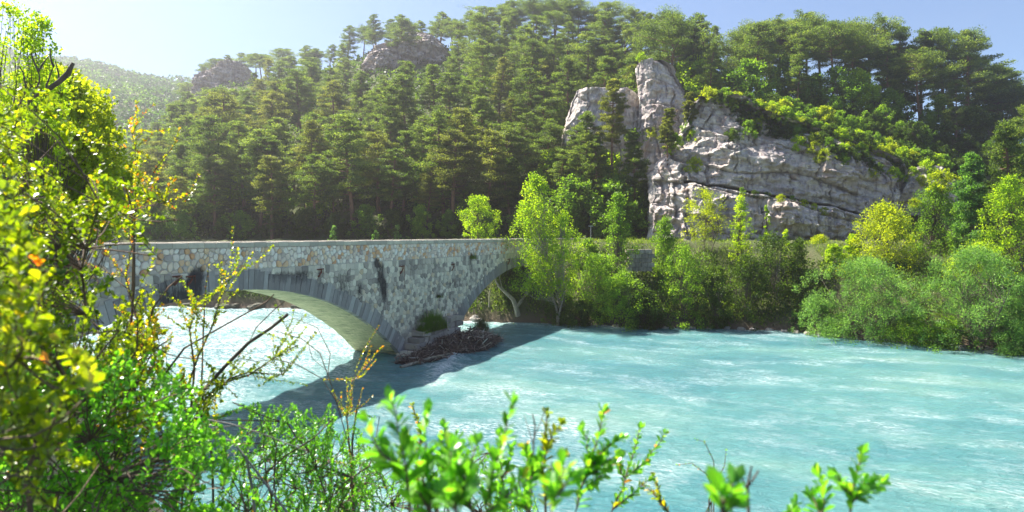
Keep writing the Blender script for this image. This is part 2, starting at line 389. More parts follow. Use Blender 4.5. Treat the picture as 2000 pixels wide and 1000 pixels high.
tag(obj('rock_pinnacle', rock_wall('rock_pinnacle', rows, 101, 8, 130, 240, .8, 47, lean=.7, expo=1.9)), 'tall pale limestone pinnacle with a flat tilted head standing behind the big cliff', 'rock')
rows = [(168, 1132, 1240), (185, 1124, 1262), (225, 1110, 1262), (265, 1100, 1262), (292, 1096, 1262), (300, 1104, 1262), (306, 1118, 1262), (322, 1112, 1262), (360, 1120, 1262)]
tag(obj('shaded_rock_face', rock_wall('shaded_rock_face', rows, 105, 9, 110, 240, .8, 63, lean=.3)), 'shaded grey rock face with an overhang between the pines and the pale pinnacle', 'rock')
rows = [(58, 795, 825), (66, 782, 850), (80, 745, 862), (94, 712, 872), (120, 700, 880), (150, 700, 880)]
tag(obj('rock_outcrop', rock_wall('rock_outcrop', rows, 178, 12, 90, 240, 1.8, 81, lean=.4)), 'sunlit rock outcrop high on the wooded ridge above the bridge', 'rock')
rows = [(116, 418, 462), (128, 398, 475), (144, 372, 482), (170, 360, 490), (200, 360, 490)]
tag(obj('rock_outcrop', rock_wall('rock_outcrop', rows, 235, 14, 70, 200, 2.2, 93, lean=.4)), 'hazy rock outcrop at the low end of the ridge above the far hill', 'rock')
rows = [(322, 1812, 1850), (336, 1786, 1872), (360, 1770, 1890), (390, 1755, 1895), (420, 1750, 1900)]
tag(obj('rock_outcrop', rock_wall('rock_outcrop', rows, 91, 6, 60, 170, 1.0, 97, lean=.4)), 'greenish broken rock slope at the shaded east end of the cliff', 'rock')

# ------------------------------------------------------------------ water
FLOW = math.atan2(.40, -.9158)
us = np.arange(-900, 2901, 9.); vv = [2.2]
while vv[-1] < 108: vv.append(vv[-1] * 1.0095)
vv = np.array(vv); U, V = np.meshgrid(us, vv, indexing='ij'); X = (U - 1000) / F * V; Y = V
fa = X * math.cos(FLOW) + Y * math.sin(FLOW); fc = -X * math.sin(FLOW) + Y * math.cos(FLOW)
# local bridge coordinates
BX, BY, BD = -8.81, 48.75, (.4015, .9158)
bt = (X - BX) * BD[0] + (Y - BY) * BD[1]; by = -(X - BX) * BD[1] + (Y - BY) * BD[0]
rap = sstep(-1, 6, by) * (1 - sstep(6, 14, bt)) * (1 - sstep(40, 62, by))
rap2 = sstep(-1, 3, by) * sstep(6, 9, bt) * .8
bow = np.exp(-((by + 3.6 - .35 * (bt - 3)) / 1.0) ** 2) * sstep(-9, -3, bt) * (1 - sstep(7, 10, bt))
edge = np.exp(-((Y - bank(U)) / 1.6) ** 2) * .35
side = np.exp(-((fc - fc.mean() * 0 - 58) / 5) ** 2) * 0
foam_glare = np.clip(.09 + .30 * np.exp(-((U - 820) / 380) ** 2) * (1 - sstep(25, 50, V)) * sstep(-7, -12, by) + .58 * rap + .55 * rap2 + .9 * bow + edge, 0, 1.1)  # broad near term paints sun glare white into the water, the rest is foam
amp = .07 + .2 * rap + .16 * rap2 + .12 * bow
zz = fbm(fa / 2.6, fc / 1.5, o=5, seed=40, g=.55) * amp + fbm(fa / 9, fc / 6, o=2, seed=44) * .07 + bow * .22
m, n, b = nodes('milky_turquoise_water')
rot = N(n, "ShaderNodeVectorRotate", rotation_type='Z_AXIS'); rot.inputs['Angle'].default_value = -FLOW
tc = N(n, "ShaderNodeTexCoord"); L(n, tc.outputs['Object'], rot.inputs['Vector'])
def fco(sx, sy):
    q = N(n, "ShaderNodeMapping"); q.inputs['Scale'].default_value = (sx, sy, 1); L(n, rot.outputs[0], q.inputs[0]); return q.outputs[0]
big = noise(n, fco(.05, .12), 1, 4, .6)
cw = ramp(n, big, [(.35, (.06, .20, .225)), (.55, (.105, .262, .26)), (.72, (.175, .33, .285))])
r1 = noise(n, fco(.7, 1.5), 1.2, 7, .65, 1.2)
fil = math_(n, 'SUBTRACT', 1.0, math_(n, 'MULTIPLY', math_(n, 'ABSOLUTE', math_(n, 'SUBTRACT', r1, .5)), 14.0), clamp=True)
patch = noise(n, fco(.16, .3), 1, 5, .7)
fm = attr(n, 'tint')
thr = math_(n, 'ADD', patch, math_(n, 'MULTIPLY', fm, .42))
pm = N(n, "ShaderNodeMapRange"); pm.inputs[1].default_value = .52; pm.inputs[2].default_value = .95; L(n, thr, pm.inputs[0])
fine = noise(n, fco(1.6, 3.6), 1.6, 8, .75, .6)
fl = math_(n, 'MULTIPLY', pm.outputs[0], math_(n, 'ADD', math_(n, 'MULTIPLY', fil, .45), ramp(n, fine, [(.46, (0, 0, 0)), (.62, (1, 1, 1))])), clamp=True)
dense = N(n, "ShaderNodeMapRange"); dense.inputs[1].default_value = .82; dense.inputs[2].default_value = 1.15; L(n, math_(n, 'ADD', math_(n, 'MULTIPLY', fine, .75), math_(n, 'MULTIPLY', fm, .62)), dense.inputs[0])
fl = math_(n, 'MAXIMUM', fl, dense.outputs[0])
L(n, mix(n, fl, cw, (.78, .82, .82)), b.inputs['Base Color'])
L(n, ramp(n, fl, [(0, (.12, .12, .12)), (1, (.6, .6, .6))]), b.inputs['Roughness']); b.inputs['IOR'].default_value = 1.33; b.inputs['Specular IOR Level'].default_value = .35
h = math_(n, 'ADD', math_(n, 'ADD', noise(n, fco(1.1, 2.4), 1.3, 8, .68, .8), math_(n, 'MULTIPLY', noise(n, fco(4, 7), 1.5, 5, .7), .25)), math_(n, 'MULTIPLY', fl, .12))
bump(n, b, h, 1.0, .22); M['water'] = m
obj('river', mesh_np('river', np.stack([X, Y, zz], -1).reshape(-1, 3), grid_faces(len(us), len(vv)), m, True, {'tint': foam_glare.ravel()}), kind='structure')

# ------------------------------------------------------------------ the sunlit air of the valley
m = bpy.data.materials.new('valley_haze'); m.use_nodes = True; n = m.node_tree; n.nodes.clear()
pv_ = n.nodes.new('ShaderNodeVolumePrincipled'); out_ = n.nodes.new('ShaderNodeOutputMaterial'); n.links.new(pv_.outputs[0], out_.inputs['Volume'])
pv_.inputs['Density'].default_value = .0008; pv_.inputs['Anisotropy'].default_value = .78; pv_.inputs['Color'].default_value = (1, .94, .95, 1)
mb_v, mb_q = [(x, y, z) for x in (-900, 300) for y in (-30, 600) for z in (-4, 150)], [(0, 1, 3, 2), (4, 6, 7, 5), (0, 4, 5, 1), (2, 3, 7, 6), (0, 2, 6, 4), (1, 5, 7, 3)]
me = bpy.data.meshes.new('haze'); me.from_pydata(mb_v, [], mb_q); me.materials.append(m)
HZ = obj('haze', me, kind='stuff')
# ------------------------------------------------------------------ stone bridge, in its own frame: x along, y away, z up, near face at y = 0
BR = thing('stone_bridge', 'old grey rubble stone road bridge with two low arches over the turquoise river', 'bridge', (BX, BY, 0), math.atan2(BD[1], BD[0]))
R1, C1, Z1 = 24.4, -14.9, 6.11
R2, C2, Z2 = 24.6, 24.5, 5.775
RING = .98; WID = 4.15; T0, T1 = -38.0, 56.0; TOP = 8.38; PAR = 7.16
def soffit(t, extra=0.0):
    t = np.asarray(t, float); z = np.full(t.shape, -2.0)
    for R, C, Zc in ((R1, C1, Z1), (R2, C2, Z2)):
        rr = (R + extra) ** 2 - (t - C) ** 2
        zz_ = np.where(rr > 0, Zc - R + np.sqrt(np.maximum(rr, 0)), -2)
        z = np.maximum(z, zz_)
    return z
def stain(t, z):
    """dark water stains and lichen, each with its own outline"""
    t = np.asarray(t, float); z = np.asarray(z, float)
    def blob(tc, zc, a, b_, s=1.): return s * np.exp(-(((t - tc) / a) ** 4 + ((z - zc) / b_) ** 4))
    r = blob(-1.5 + .0 * z, 6.2, .55, 1.1) + blob(-1.0, 5.0, .38, .9) + blob(-2.0, 7.1, .3, .35)
    r = r + blob(-18.2, 6.2, 1.3, .85, 1.2) + blob(-17.1, 7.0, .5, .5, .9) + blob(-17.6, 5.2, .9, .9, .8)
    r = r + blob(-11.5, 6.75, 2.6, .28, .8) + blob(-8.2, 6.2, 2.2, .7, .55) + blob(-5.6, 5.8, .8, .8, .6) + blob(-3.9, 5.3, .4, .7, .8)
    r = r + blob(12.6, 6.6, .3, .9, .8) + blob(26.2, 6.0, .5, .8, .8) + blob(17, 5.6, 2.4, 1.0, .35) + blob(4.4, 5.2, 1.2, .9, .3) + blob(9, 4.5, 1.8, 1.2, .3)
    return np.clip(r + .18 * fbm(t * .9, z * .35, seed=12), 0, 1.2)

def stain_mix(n, c, amount=1.0):
    co = coords(n, (1.6, 1.6, .6)); f = noise(n, co, 3.0, 8, .8)
    s = math_(n, 'ADD', attr(n, 'stain'), math_(n, 'MULTIPLY', math_(n, 'SUBTRACT', f, .5), 1.9))
    return mix(n, ramp(n, s, [(.38, (0, 0, 0)), (.95, (amount * .93,) * 3)]), c, (.03, .026, .028))
def stone_mat(name, stops, bumpy=.5):
    m, n, b = nodes(name); co = coords(n)
    f = noise(n, co, 3.5, 7, .7)
    c = ramp(n, attr(n, 'tint'), stops)
    c = mix(n, ramp(n, f, [(.35, (0, 0, 0)), (.7, (.7, .7, .7))]), c, mix(n, .45, c, (.25, .215, .185)))
    lich = noise(n, co, 1.1, 8, .75)
    c = mix(n, ramp(n, lich, [(.60, (0, 0, 0)), (.74, (.4, .4, .4))]), c, (.18, .16, .155))
    c = stain_mix(n, c); L(n, c, b.inputs['Base Color']); b.inputs['Roughness'].default_value = .95
    b.inputs['Specular IOR Level'].default_value = .25
    bump(n, b, f, bumpy, .06); return m
M['rubble'] = stone_mat('rubble_stone', [(0, (0.445, 0.369, 0.335)), (.2, (0.678, 0.528, 0.422)), (.4, (0.848, 0.697, 0.570)), (.6, (0.880, 0.807, 0.728)), (.76, (0.827, 0.598, 0.393)), (.9, (0.742, 0.419, 0.206)), (1, (0.594, 0.269, 0.147))])
M['course'] = stone_mat('course_stone', [(0, (0.240, 0.202, 0.176)), (.3, (0.460, 0.385, 0.319)), (.6, (0.680, 0.583, 0.462)), (.85, (0.820, 0.714, 0.571)), (1, (0.620, 0.451, 0.294))])
M['voussoir'] = stone_mat('voussoir_stone', [(0, (.20, .172, .165)), (.5, (.31, .275, .26)), (1, (.50, .455, .42))])
M['coping'] = stone_mat('coping_stone', [(0, (0.400, 0.357, 0.286)), (1, (0.600, 0.536, 0.420))], .3)
m, n, b = nodes('lime_mortar'); f = noise(n, coords(n), 5, 6, .7)
L(n, stain_mix(n, ramp(n, f, [(.3, (.36, .305, .275)), (.7, (.56, .49, .44))])), b.inputs['Base Color']); b.inputs['Roughness'].default_value = 1; bump(n, b, f, .6, .05); M['mortar'] = m
m, n, b = nodes('vault_stone'); tcs = coords(n, (1, 1, 1), which='UV')
bt_ = N(n, "ShaderNodeTexBrick"); bt_.inputs['Scale'].default_value = 1; bt_.inputs['Brick Width'].default_value = .75; bt_.inputs['Row Height'].default_value = .3
bt_.inputs['Mortar Size'].default_value = .02; bt_.inputs['Mortar Smooth'].default_value = .6
for i_, cc_ in ((1, (.74, .63, .36)), (2, (.60, .52, .29)), (3, (.34, .29, .17))): bt_.inputs[i_].default_value = (*cc_, 1)
L(n, tcs, bt_.inputs['Vector']); f = noise(n, coords(n, (.5, .5, 2)), 2.2, 8, .75)
f2 = noise(n, coords(n, (1.2, .35, 1)), 1.6, 7, .7)
c = mix(n, ramp(n, f, [(.45, (0, 0, 0)), (.72, (.75, .75, .75))]), bt_.outputs[0], (.34, .33, .16)); c = mix(n, ramp(n, f2, [(.54, (0, 0, 0)), (.70, (.8, .8, .8))]), c, (.07, .065, .045))
L(n, c, b.inputs['Base Color']); b.inputs['Roughness'].default_value = .95; bump(n, b, math_(n, 'ADD', bt_.outputs[1], f), .6, .06); M['vault'] = m
m, n, b = nodes('rusty_iron'); L(n, ramp(n, noise(n, coords(n), 9, 5), [(.3, (.07, .015, .008)), (.7, (.20, .05, .025))]), b.inputs['Base Color']); b.inputs['Roughness'].default_value = .9; M['rust'] = m
m, n, b = nodes('asphalt'); L(n, ramp(n, noise(n, coords(n), 12, 5), [(.3, (.04, .04, .04)), (.7, (.08, .08, .075))]), b.inputs['Base Color']); b.inputs['Roughness'].default_value = .95; M['asphalt'] = m

n = M['voussoir'].node_tree; b = n.nodes['Principled BSDF']; src = b.inputs['Base Color'].links[0].from_socket
L(n, mix(n, ramp(n, noise(n, coords(n, (1.6, 1, .3)), 2.2, 6, .75), [(.55, (0, 0, 0)), (.72, (.45, .45, .45))]), src, (.55, .51, .46)), b.inputs['Base Color'])
# backing wall (mortar), both faces
ts = np.arange(T0, T1 + .01, .16); K = 44
lo = soffit(ts, .35); s_ = np.linspace(0, 1, K)
Tg = np.repeat(ts[:, None], K, 1); Zg = lo[:, None] + (TOP - lo[:, None]) * s_[None]
for nm, yy, mt, flip in (('wall_core', 0.0, 'mortar', 0), ('far_face', WID, 'course', 1)):
    v = np.stack([Tg, np.full_like(Tg, yy), Zg], -1).reshape(-1, 3)
    obj(nm, mesh_np(nm, v, grid_faces(len(ts), K)[:, ::(-1 if flip else 1)], M[mt], False, {'stain': stain(Tg, Zg).ravel(), 'tint': (.5 + .3 * vnoise(Tg * 3, Zg * 4)).ravel()}), BR)
mb = MB()
for y0, y1 in ((0.004, .42), (WID - .42, WID - .004)):
    v, q = box_v(T0, T1, y0, y1, 7.55, TOP - .005); mb.add(v, q)
obj('parapet_core', mb.build('parapet_core', M['mortar']), BR)
mb = MB(); v, q = box_v(T0 - 14, T1, .42, WID - .42, 7.2, 7.6); mb.add(v, q); obj('road_deck', mb.build('road_deck', M['asphalt']), BR)
# vaults
for R, C, Zc in ((R1, C1, Z1), (R2, C2, Z2)):
    am = math.acos((R - Zc - 1.2) / R)
    an = np.linspace(-am, am, 90); ys = np.linspace(.02, WID - .02, 16)
    A, Yg = np.meshgrid(an, ys, indexing='ij')
    rr = R + .035 * fbm(A * R * 1.4, Yg * 1.4, seed=6)
    v = np.stack([C + rr * np.sin(A), Yg, Zc - R + rr * np.cos(A)], -1).reshape(-1, 3)
    fc_ = grid_faces(90, 16); me = mesh_np('vault', v, fc_, M['vault'], True)
    uv = me.uv_layers.new(name='uv'); li = fc_.ravel(); uvv = np.stack([Yg.ravel()[li], (A * R).ravel()[li]], -1)
    uv.data.foreach_set('uv', uvv.astype(np.float32).ravel())
    obj('vault', me, BR)

def clip(poly, nx, nz, d):
    out = []; k = len(poly)
    for i in range(k):
        a, b_ = poly[i], poly[(i + 1) % k]
        da, db = a[0] * nx + a[1] * nz - d, b_[0] * nx + b_[1] * nz - d
        if da <= 0: out.append(a)
        if (da < 0 < db) or (db < 0 < da):
            u_ = da / (da - db); out.append((a[0] + (b_[0] - a[0]) * u_, a[1] + (b_[1] - a[1]) * u_))
    return out
def cells(seeds, x0, x1, z0, z1, reach):
    g = {}
    for i, (x, z) in enumerate(seeds): g.setdefault((int(x // reach), int(z // reach)), []).append(i)
    res = []
    for i, (x, z) in enumerate(seeds):
        p = [(x - reach, z - reach), (x + reach, z - reach), (x + reach, z + reach), (x - reach, z + reach)]
        for nx, nz, d in ((1, 0, x1), (-1, 0, -x0), (0, 1, z1), (0, -1, -z0)): p = clip(p, nx, nz, d)
        cx_, cz_ = int(x // reach), int(z // reach)
        for a in range(cx_ - 1, cx_ + 2):
            for c_ in range(cz_ - 1, cz_ + 2):
                for j in g.get((a, c_), ()):
                    if j == i or len(p) < 3: continue
                    x2, z2 = seeds[j]; nx, nz = x2 - x, z2 - z
                    p = clip(p, nx, nz, (x2 * x2 - x * x + z2 * z2 - z * z) / 2)
        if len(p) >= 3: res.append((p, x, z))
    return res
rnd = random.Random(7)
seeds = []
for _ in range(22000):       # big round rubble of the parapet, dart throwing
    x, z = rnd.uniform(T0, T1), rnd.uniform(PAR + .05, TOP - .06); rad = rnd.choice((.15, .2, .2, .26, .32))
    if all((x - a) ** 2 + (z - b_) ** 2 > (.5 * (rad + c_)) ** 2 * 1.6 for a, b_, c_ in seeds if abs(x - a) < .7): seeds.append((x, z, rad))
para = cells([(a, b_) for a, b_, _c in seeds], T0, T1, PAR, TOP - .01, .8)
seeds = []
z = PAR - .15; row = 0
while z > -.7:
    h = rnd.uniform(.22, .34) * (1.15 if z > 5.6 else 1); x = T0 + rnd.uniform(0, .4)
    while x < T1:
        if z > soffit(np.array([x]), RING - .2)[0] and (x < 30 or z > 4): seeds.append((x, z - h / 2 + rnd.uniform(-.035, .035) * (2 if z > 4.6 else 1)))
        x += rnd.choice((.27, .35, .44, .56)) * rnd.uniform(.85, 1.15)
    z -= h; row += 1
seeds = [s for s in seeds]
crs = cells(seeds, T0, T1, -.9, PAR - .005, .8)
def stone_geo(p, kind):
    k = len(p); cx_ = sum(a for a, _ in p) / k; cz_ = sum(b_ for _, b_ in p) / k
    p = [a for i, a in enumerate(p) if math.dist(a, p[i - 1]) > .03]
    if len(p) < 3: return None
    if len(p) > 5 or kind == 'p':
        q_ = []
        w_ = .28 if kind == 'p' else .13
        for i in range(len(p)):
            a, b_ = p[i], p[(i + 1) % len(p)]
            q_ += [(a[0] * (1 - w_) + b_[0] * w_, a[1] * (1 - w_) + b_[1] * w_), (a[0] * w_ + b_[0] * (1 - w_), a[1] * w_ + b_[1] * (1 - w_))]
        p = q_
    elif kind == 'c':
        q_ = []
        for i in range(len(p)):
            a, b_ = p[i], p[(i + 1) % len(p)]
            q_ += [(a[0] * .88 + b_[0] * .12, a[1] * .88 + b_[1] * .12), (a[0] * .12 + b_[0] * .88, a[1] * .12 + b_[1] * .88)]
        p = q_
    h = rnd.uniform(.035, .085) if kind == 'p' else rnd.uniform(.02, .075)
    g = rnd.uniform(.86, .94) if kind == 'p' else rnd.uniform(.945, .985); k = len(p); v = []
    tx, tz = rnd.uniform(-.08, .08), rnd.uniform(-.08, .08)
    for s, dp in ((g, .01), (g * .97, -h * .65), (g * .78, -h)):
        for a, b_ in p: v.append((cx_ + (a - cx_) * s, dp + (tx * (a - cx_) + tz * (b_ - cz_)) * (s < g), cz_ + (b_ - cz_) * s))
    q = []
    for r_ in (0, 1):
        for i in range(k): q.append((r_ * k + i, r_ * k + (i + 1) % k, r_ * k + k + (i + 1) % k, r_ * k + k + i))
    top = [2 * k + i for i in range(k)]
    return v, q, top, cx_, cz_
allst = []
for kind, lst in (('p', para), ('c', crs)):
    for p, x, z in lst:
        gm = stone_geo(p, kind)
        if gm is None: continue
        v, q, top, cx_, cz_ = gm
        if cz_ < soffit(np.array([cx_]), RING - .12)[0]: continue
        W_ = max(a for a, _ in p) - min(a for a, _ in p); H_ = max(b_ for _, b_ in p) - min(b_ for _, b_ in p)
        Yw = BY + cx_ * BD[1]; px = 1000 + F * (BX + cx_ * BD[0]) / Yw
        vis = 240 < px < 1040
        allst.append(((math.sqrt(W_ * H_) / Yw) if vis else 0, kind, v, q, top, cx_, cz_, rnd.betavariate(1.3, 1.3) if kind == 'p' else rnd.random()))
allst.sort(key=lambda a: -a[0])
def st_mesh(name, items, mat):
    me = bpy.data.meshes.new(name); V_, F_, ti, sa = [], [], [], []
    for it in items:
        o = len(V_); V_ += it[2]; F_ += [tuple(o + i for i in q) for q in it[3]] + [tuple(o + i for i in it[4])]
        ti += [it[7]] * len(it[2])
    me.from_pydata(V_, [], F_)
    A = np.array(V_); sa = stain(A[:, 0], A[:, 2])
    for k_, a in (('tint', ti), ('stain', sa)):
        at = me.attributes.new(k_, 'FLOAT', 'POINT'); at.data.foreach_set('value', np.asarray(a, np.float32))
    me.materials.append(mat); return me
for it in allst[:300]: obj('stone', st_mesh('stone', [it], M['rubble' if it[1] == 'p' else 'course']), BR)
obj('parapet_rubble', st_mesh('parapet_rubble', [i for i in allst[300:] if i[1] == 'p'], M['rubble']), BR, kind='stuff')
obj('spandrel_rubble', st_mesh('spandrel_rubble', [i for i in allst[300:] if i[1] == 'c'], M['course']), BR, kind='stuff')
# voussoirs
for R, C, Zc in ((R1, C1, Z1), (R2, C2, Z2)):
    am = math.acos((R - Zc - .9) / R); a = -am
    while a < am:
        da = rnd.uniform(.30, .46) / R; a2 = min(a + da, am); rr = rnd.uniform(RING - .12, RING + .14) * (1 + .25 * abs(a / am) ** 3)
        ym = rnd.uniform(.04, .09); g = .012 / R; v = []
        for (ra, y) in ((R - .02, .3), (R - .02, -ym), (R + rr, -ym), (R + rr, .3)):
            for aa in (a + g, a2 - g): v.append((C + ra * math.sin(aa), y, Zc - R + ra * math.cos(aa)))
        q = [(0, 1, 3, 2), (2, 3, 5, 4), (4, 5, 7, 6), (0, 2, 4, 6), (1, 7, 5, 3)]
        A = np.array(v)
        obj('voussoir', mesh_np('voussoir', v, [q], M['voussoir'], False, {'tint': np.full(8, .12 + .75 * rnd.random() ** 1.2), 'stain': stain(A[:, 0], A[:, 2])}), BR)
        a = a2
# coping stones
for y0, y1, first in ((-.10, .50, 1), (WID - .5, WID + .1, 0)):
    x = T0
    while x < T1 - .3:
        l = rnd.uniform(.72, .98); dz = rnd.uniform(-.012, .012); x2 = min(x + l, T1)
        v = []
        for zz_, e in ((TOP, 0), (TOP + .24 + dz, 0), (TOP + .27 + dz, .035)):
            v += [(x + .012 + e * .3, y0 + e, zz_), (x2 - .012 - e * .3, y0 + e, zz_), (x2 - .012 - e * .3, y1 - e, zz_), (x + .012 + e * .3, y1 - e, zz_)]
        q = [(i + o_, (i + 1) % 4 + o_, (i + 1) % 4 + 4 + o_, i + 4 + o_) for o_ in (0, 4) for i in range(4)] + [(8, 9, 10, 11), (3, 2, 1, 0)]
        A = np.array(v)
        obj('coping_stone', mesh_np('coping_stone', v, [q], M['coping'], False, {'tint': np.full(12, rnd.random()), 'stain': stain(A[:, 0], A[:, 2]) * .2}), BR)
        x = x2
mb = MB()
for y0, y1 in ((0.0, .4), (WID - .4, WID)):
    v, q = box_v(T0, T1, y0 + .01, y1 - .01, TOP - .02, TOP + .2); mb.add(v, q)
obj('coping_joint', mb.build('coping_joint', M['mortar']), BR)
# tie anchors: short bar on top, a slanting hooked bar and a long thin rod
def anchor(px, py, s=1.0, rod=1.5):
    r_ = 805 / (1570 - px); t = 53.23 * (r_ - 1); Y = 48.75 * r_; z = EYE - (py - HOR) / F * Y
    mb = MB(); s *= .85
    mb.tube([(t - .42 * s, -.15, z + .0), (t + .42 * s, -.15, z + .02)], (.035, .035), 5)
    mb.tube([(t + .16 * s, -.17, z + .04), (t + .1 * s, -.18, z - .2 * s), (t - .1 * s, -.18, z - .45 * s), (t - .3 * s, -.17, z - .62 * s)], (.06, .05, .05, .06), 6)
    mb.tube([(t + .4 * s, -.15, z + .03), (t + .42 * s, -.14, z - rod)], (.02, .015), 4)
    mb.tube([(t, .05, z - .02), (t, -.17, z - .02)], (.05, .05), 6)
    obj('tie_anchor', mb.build('tie_anchor', M['rust']), BR)
for a in ((342, 540, .75, .4), (368, 540, .75, .4), (622, 526, .85, .3), (782, 520, 1, 1.6), (882, 516, 1, 1.9), (991, 506, 1, .6)): anchor(*a)
# masonry plinth at the pier foot
rndp = random.Random(3)
for lay in range(6):
    x = .4 + .55 * lay
    while x < 8.8 - .1 * lay:
        l = rndp.uniform(.7, 1.5); y0 = -1.35 + .1 * lay + rndp.uniform(-.14, .14)
        v, q = box_v(x + .02, x + l, y0, .25, -.55 + .46 * lay, -.12 + .46 * lay)
        v = np.array(v) + np.array([rndp.uniform(-.03, .03), 0, 0]); vn = v + fbm(v[:, 0] * 2, v[:, 1] * 2, v[:, 2] * 2, seed=4)[:, None] * .12
        obj('plinth_block', mesh_np('plinth_block', vn, [q], M['course'], False, {'tint': np.full(8, rndp.random() * .6), 'stain': stain(v[:, 0], v[:, 2])}), BR)
        x += l
# ------------------------------------------------------------------ trees and shrubs
def clumps_mesh(name, cen, rad, per, l, wd, mat, rng, up=.5, out=.6, droop=0, tintb=None, flat=0.0):
    n_ = len(cen); d = rng.normal(size=(n_, per, 3)); d /= np.linalg.norm(d, axis=2)[..., None]
    p = cen[:, None] + d * rad[:, None] * rng.random((n_, per, 1)) ** .45
    dr = rng.normal(size=p.shape) * .7 + d * out + np.array([0, 0, up - droop])
    if flat: dr[..., 2] *= (1 - flat)
    v, q = leaf_quads(p.reshape(-1, 3), dr.reshape(-1, 3), l, wd, rng)
    tb = rng.normal(.5, .16, n_) if tintb is None else tintb
    t = np.repeat(np.clip(np.repeat(tb, per) + rng.normal(0, .13, n_ * per), 0, 1), 4)
    return mesh_np(name, v, q, mat, False, {'tint': t})

def pine_meshes(seed, H, style, needle='pine', dens=1.0):
    rng = np.random.default_rng(seed); mb = MB()
    zz_ = np.linspace(0, 1, 9); bend = rng.normal(0, .035, 2); ph = rng.uniform(0, 6, 2)
    ax = lambda s: np.array([H * (bend[0] * s + .012 * math.sin(5 * s + ph[0])), H * (bend[1] * s + .012 * math.sin(4 * s + ph[1])), H * s])
    tip = .93 if style == 'umbrella' else .99
    mb.tube([ax(s * tip) for s in zz_], np.linspace(.019 * H, .004 * H, 9) * (.8 if style == 'slender' else 1), 7)
    cen, rad = [], []
    z0 = {'slender': .3, 'broad': .34, 'umbrella': .56, 'cone': .10}[style]
    nw = {'slender': 46, 'broad': 44, 'umbrella': 34, 'cone': 60}[style]
    for i in range(nw):
        s = z0 + (1 - z0) * ((i + rng.random()) / nw) ** (.9 if style != 'umbrella' else .7)
        s = min(s, .985); k = (s - z0) / (1 - z0)
        Lr = {'slender': .17 * (1 - k) ** .6 * (.55 + .45 * min(1, k * 4)) + .03, 'broad': .24 * (1 - k ** 1.6) ** .7 * (.6 + .4 * min(1, k * 4)) + .03,
              'umbrella': .30 * (1 - (k * 2 - .9) ** 2 * .75 if k > .45 else .55 + .45 * k / .45) ** .6, 'cone': .24 * (1 - k) ** .85 + .02}[style] * H * rng.uniform(.55, 1.18)
        az = i * 2.4 + rng.normal(0, .4); o = ax(s * tip); rise = {'slender': .1, 'broad': .18, 'umbrella': .35, 'cone': .22}[style] * Lr * rng.uniform(.3, 1.5)
        e = o + np.array([math.cos(az) * Lr, math.sin(az) * Lr, rise])
        mid = (o + e) / 2 + rng.normal(0, .04 * Lr, 3); mb.tube([o, mid, e], (.0032 * H + .02, .0035 * H, .01), 4)
        npad = max(2, int(Lr / (.055 * H)) + 1)
        for j in range(npad):
            f_ = .4 + .62 * (j + rng.random()) / npad; c = o + (e - o) * f_ + rng.normal(0, .10 * Lr + .05, 3) * np.array([1, 1, .5])
            cen.append(c); r_ = (.032 * H + .14 * Lr) * rng.uniform(.7, 1.3); rad.append((r_, r_, r_ * (.42 if style != 'cone' else .6)))
    if style != 'cone':
        for _ in range(6):      # dead lower branches
            s = rng.uniform(.15, z0 + .05); o = ax(s); az = rng.uniform(0, 6.28); Lr = rng.uniform(.05, .13) * H
            mb.tube([o, o + np.array([math.cos(az) * Lr * .5, math.sin(az) * Lr * .5, .01 * H]), o + np.array([math.cos(az) * Lr, math.sin(az) * Lr, -.02 * H * rng.random()])], (.05, .03, .01), 4)
    cen, rad = np.array(cen), np.array(rad)
    zt_ = cen[:, 2] / H
    crown = clumps_mesh('crown', cen, rad, int(118 * dens), .33 if style != 'cone' else .27, .094, M[needle], rng, up=.55, out=.9, tintb=np.clip(rng.normal(.45, .15, len(cen)), 0, 1))
    return mb.build('trunk', M['bark_pine'], True), crown

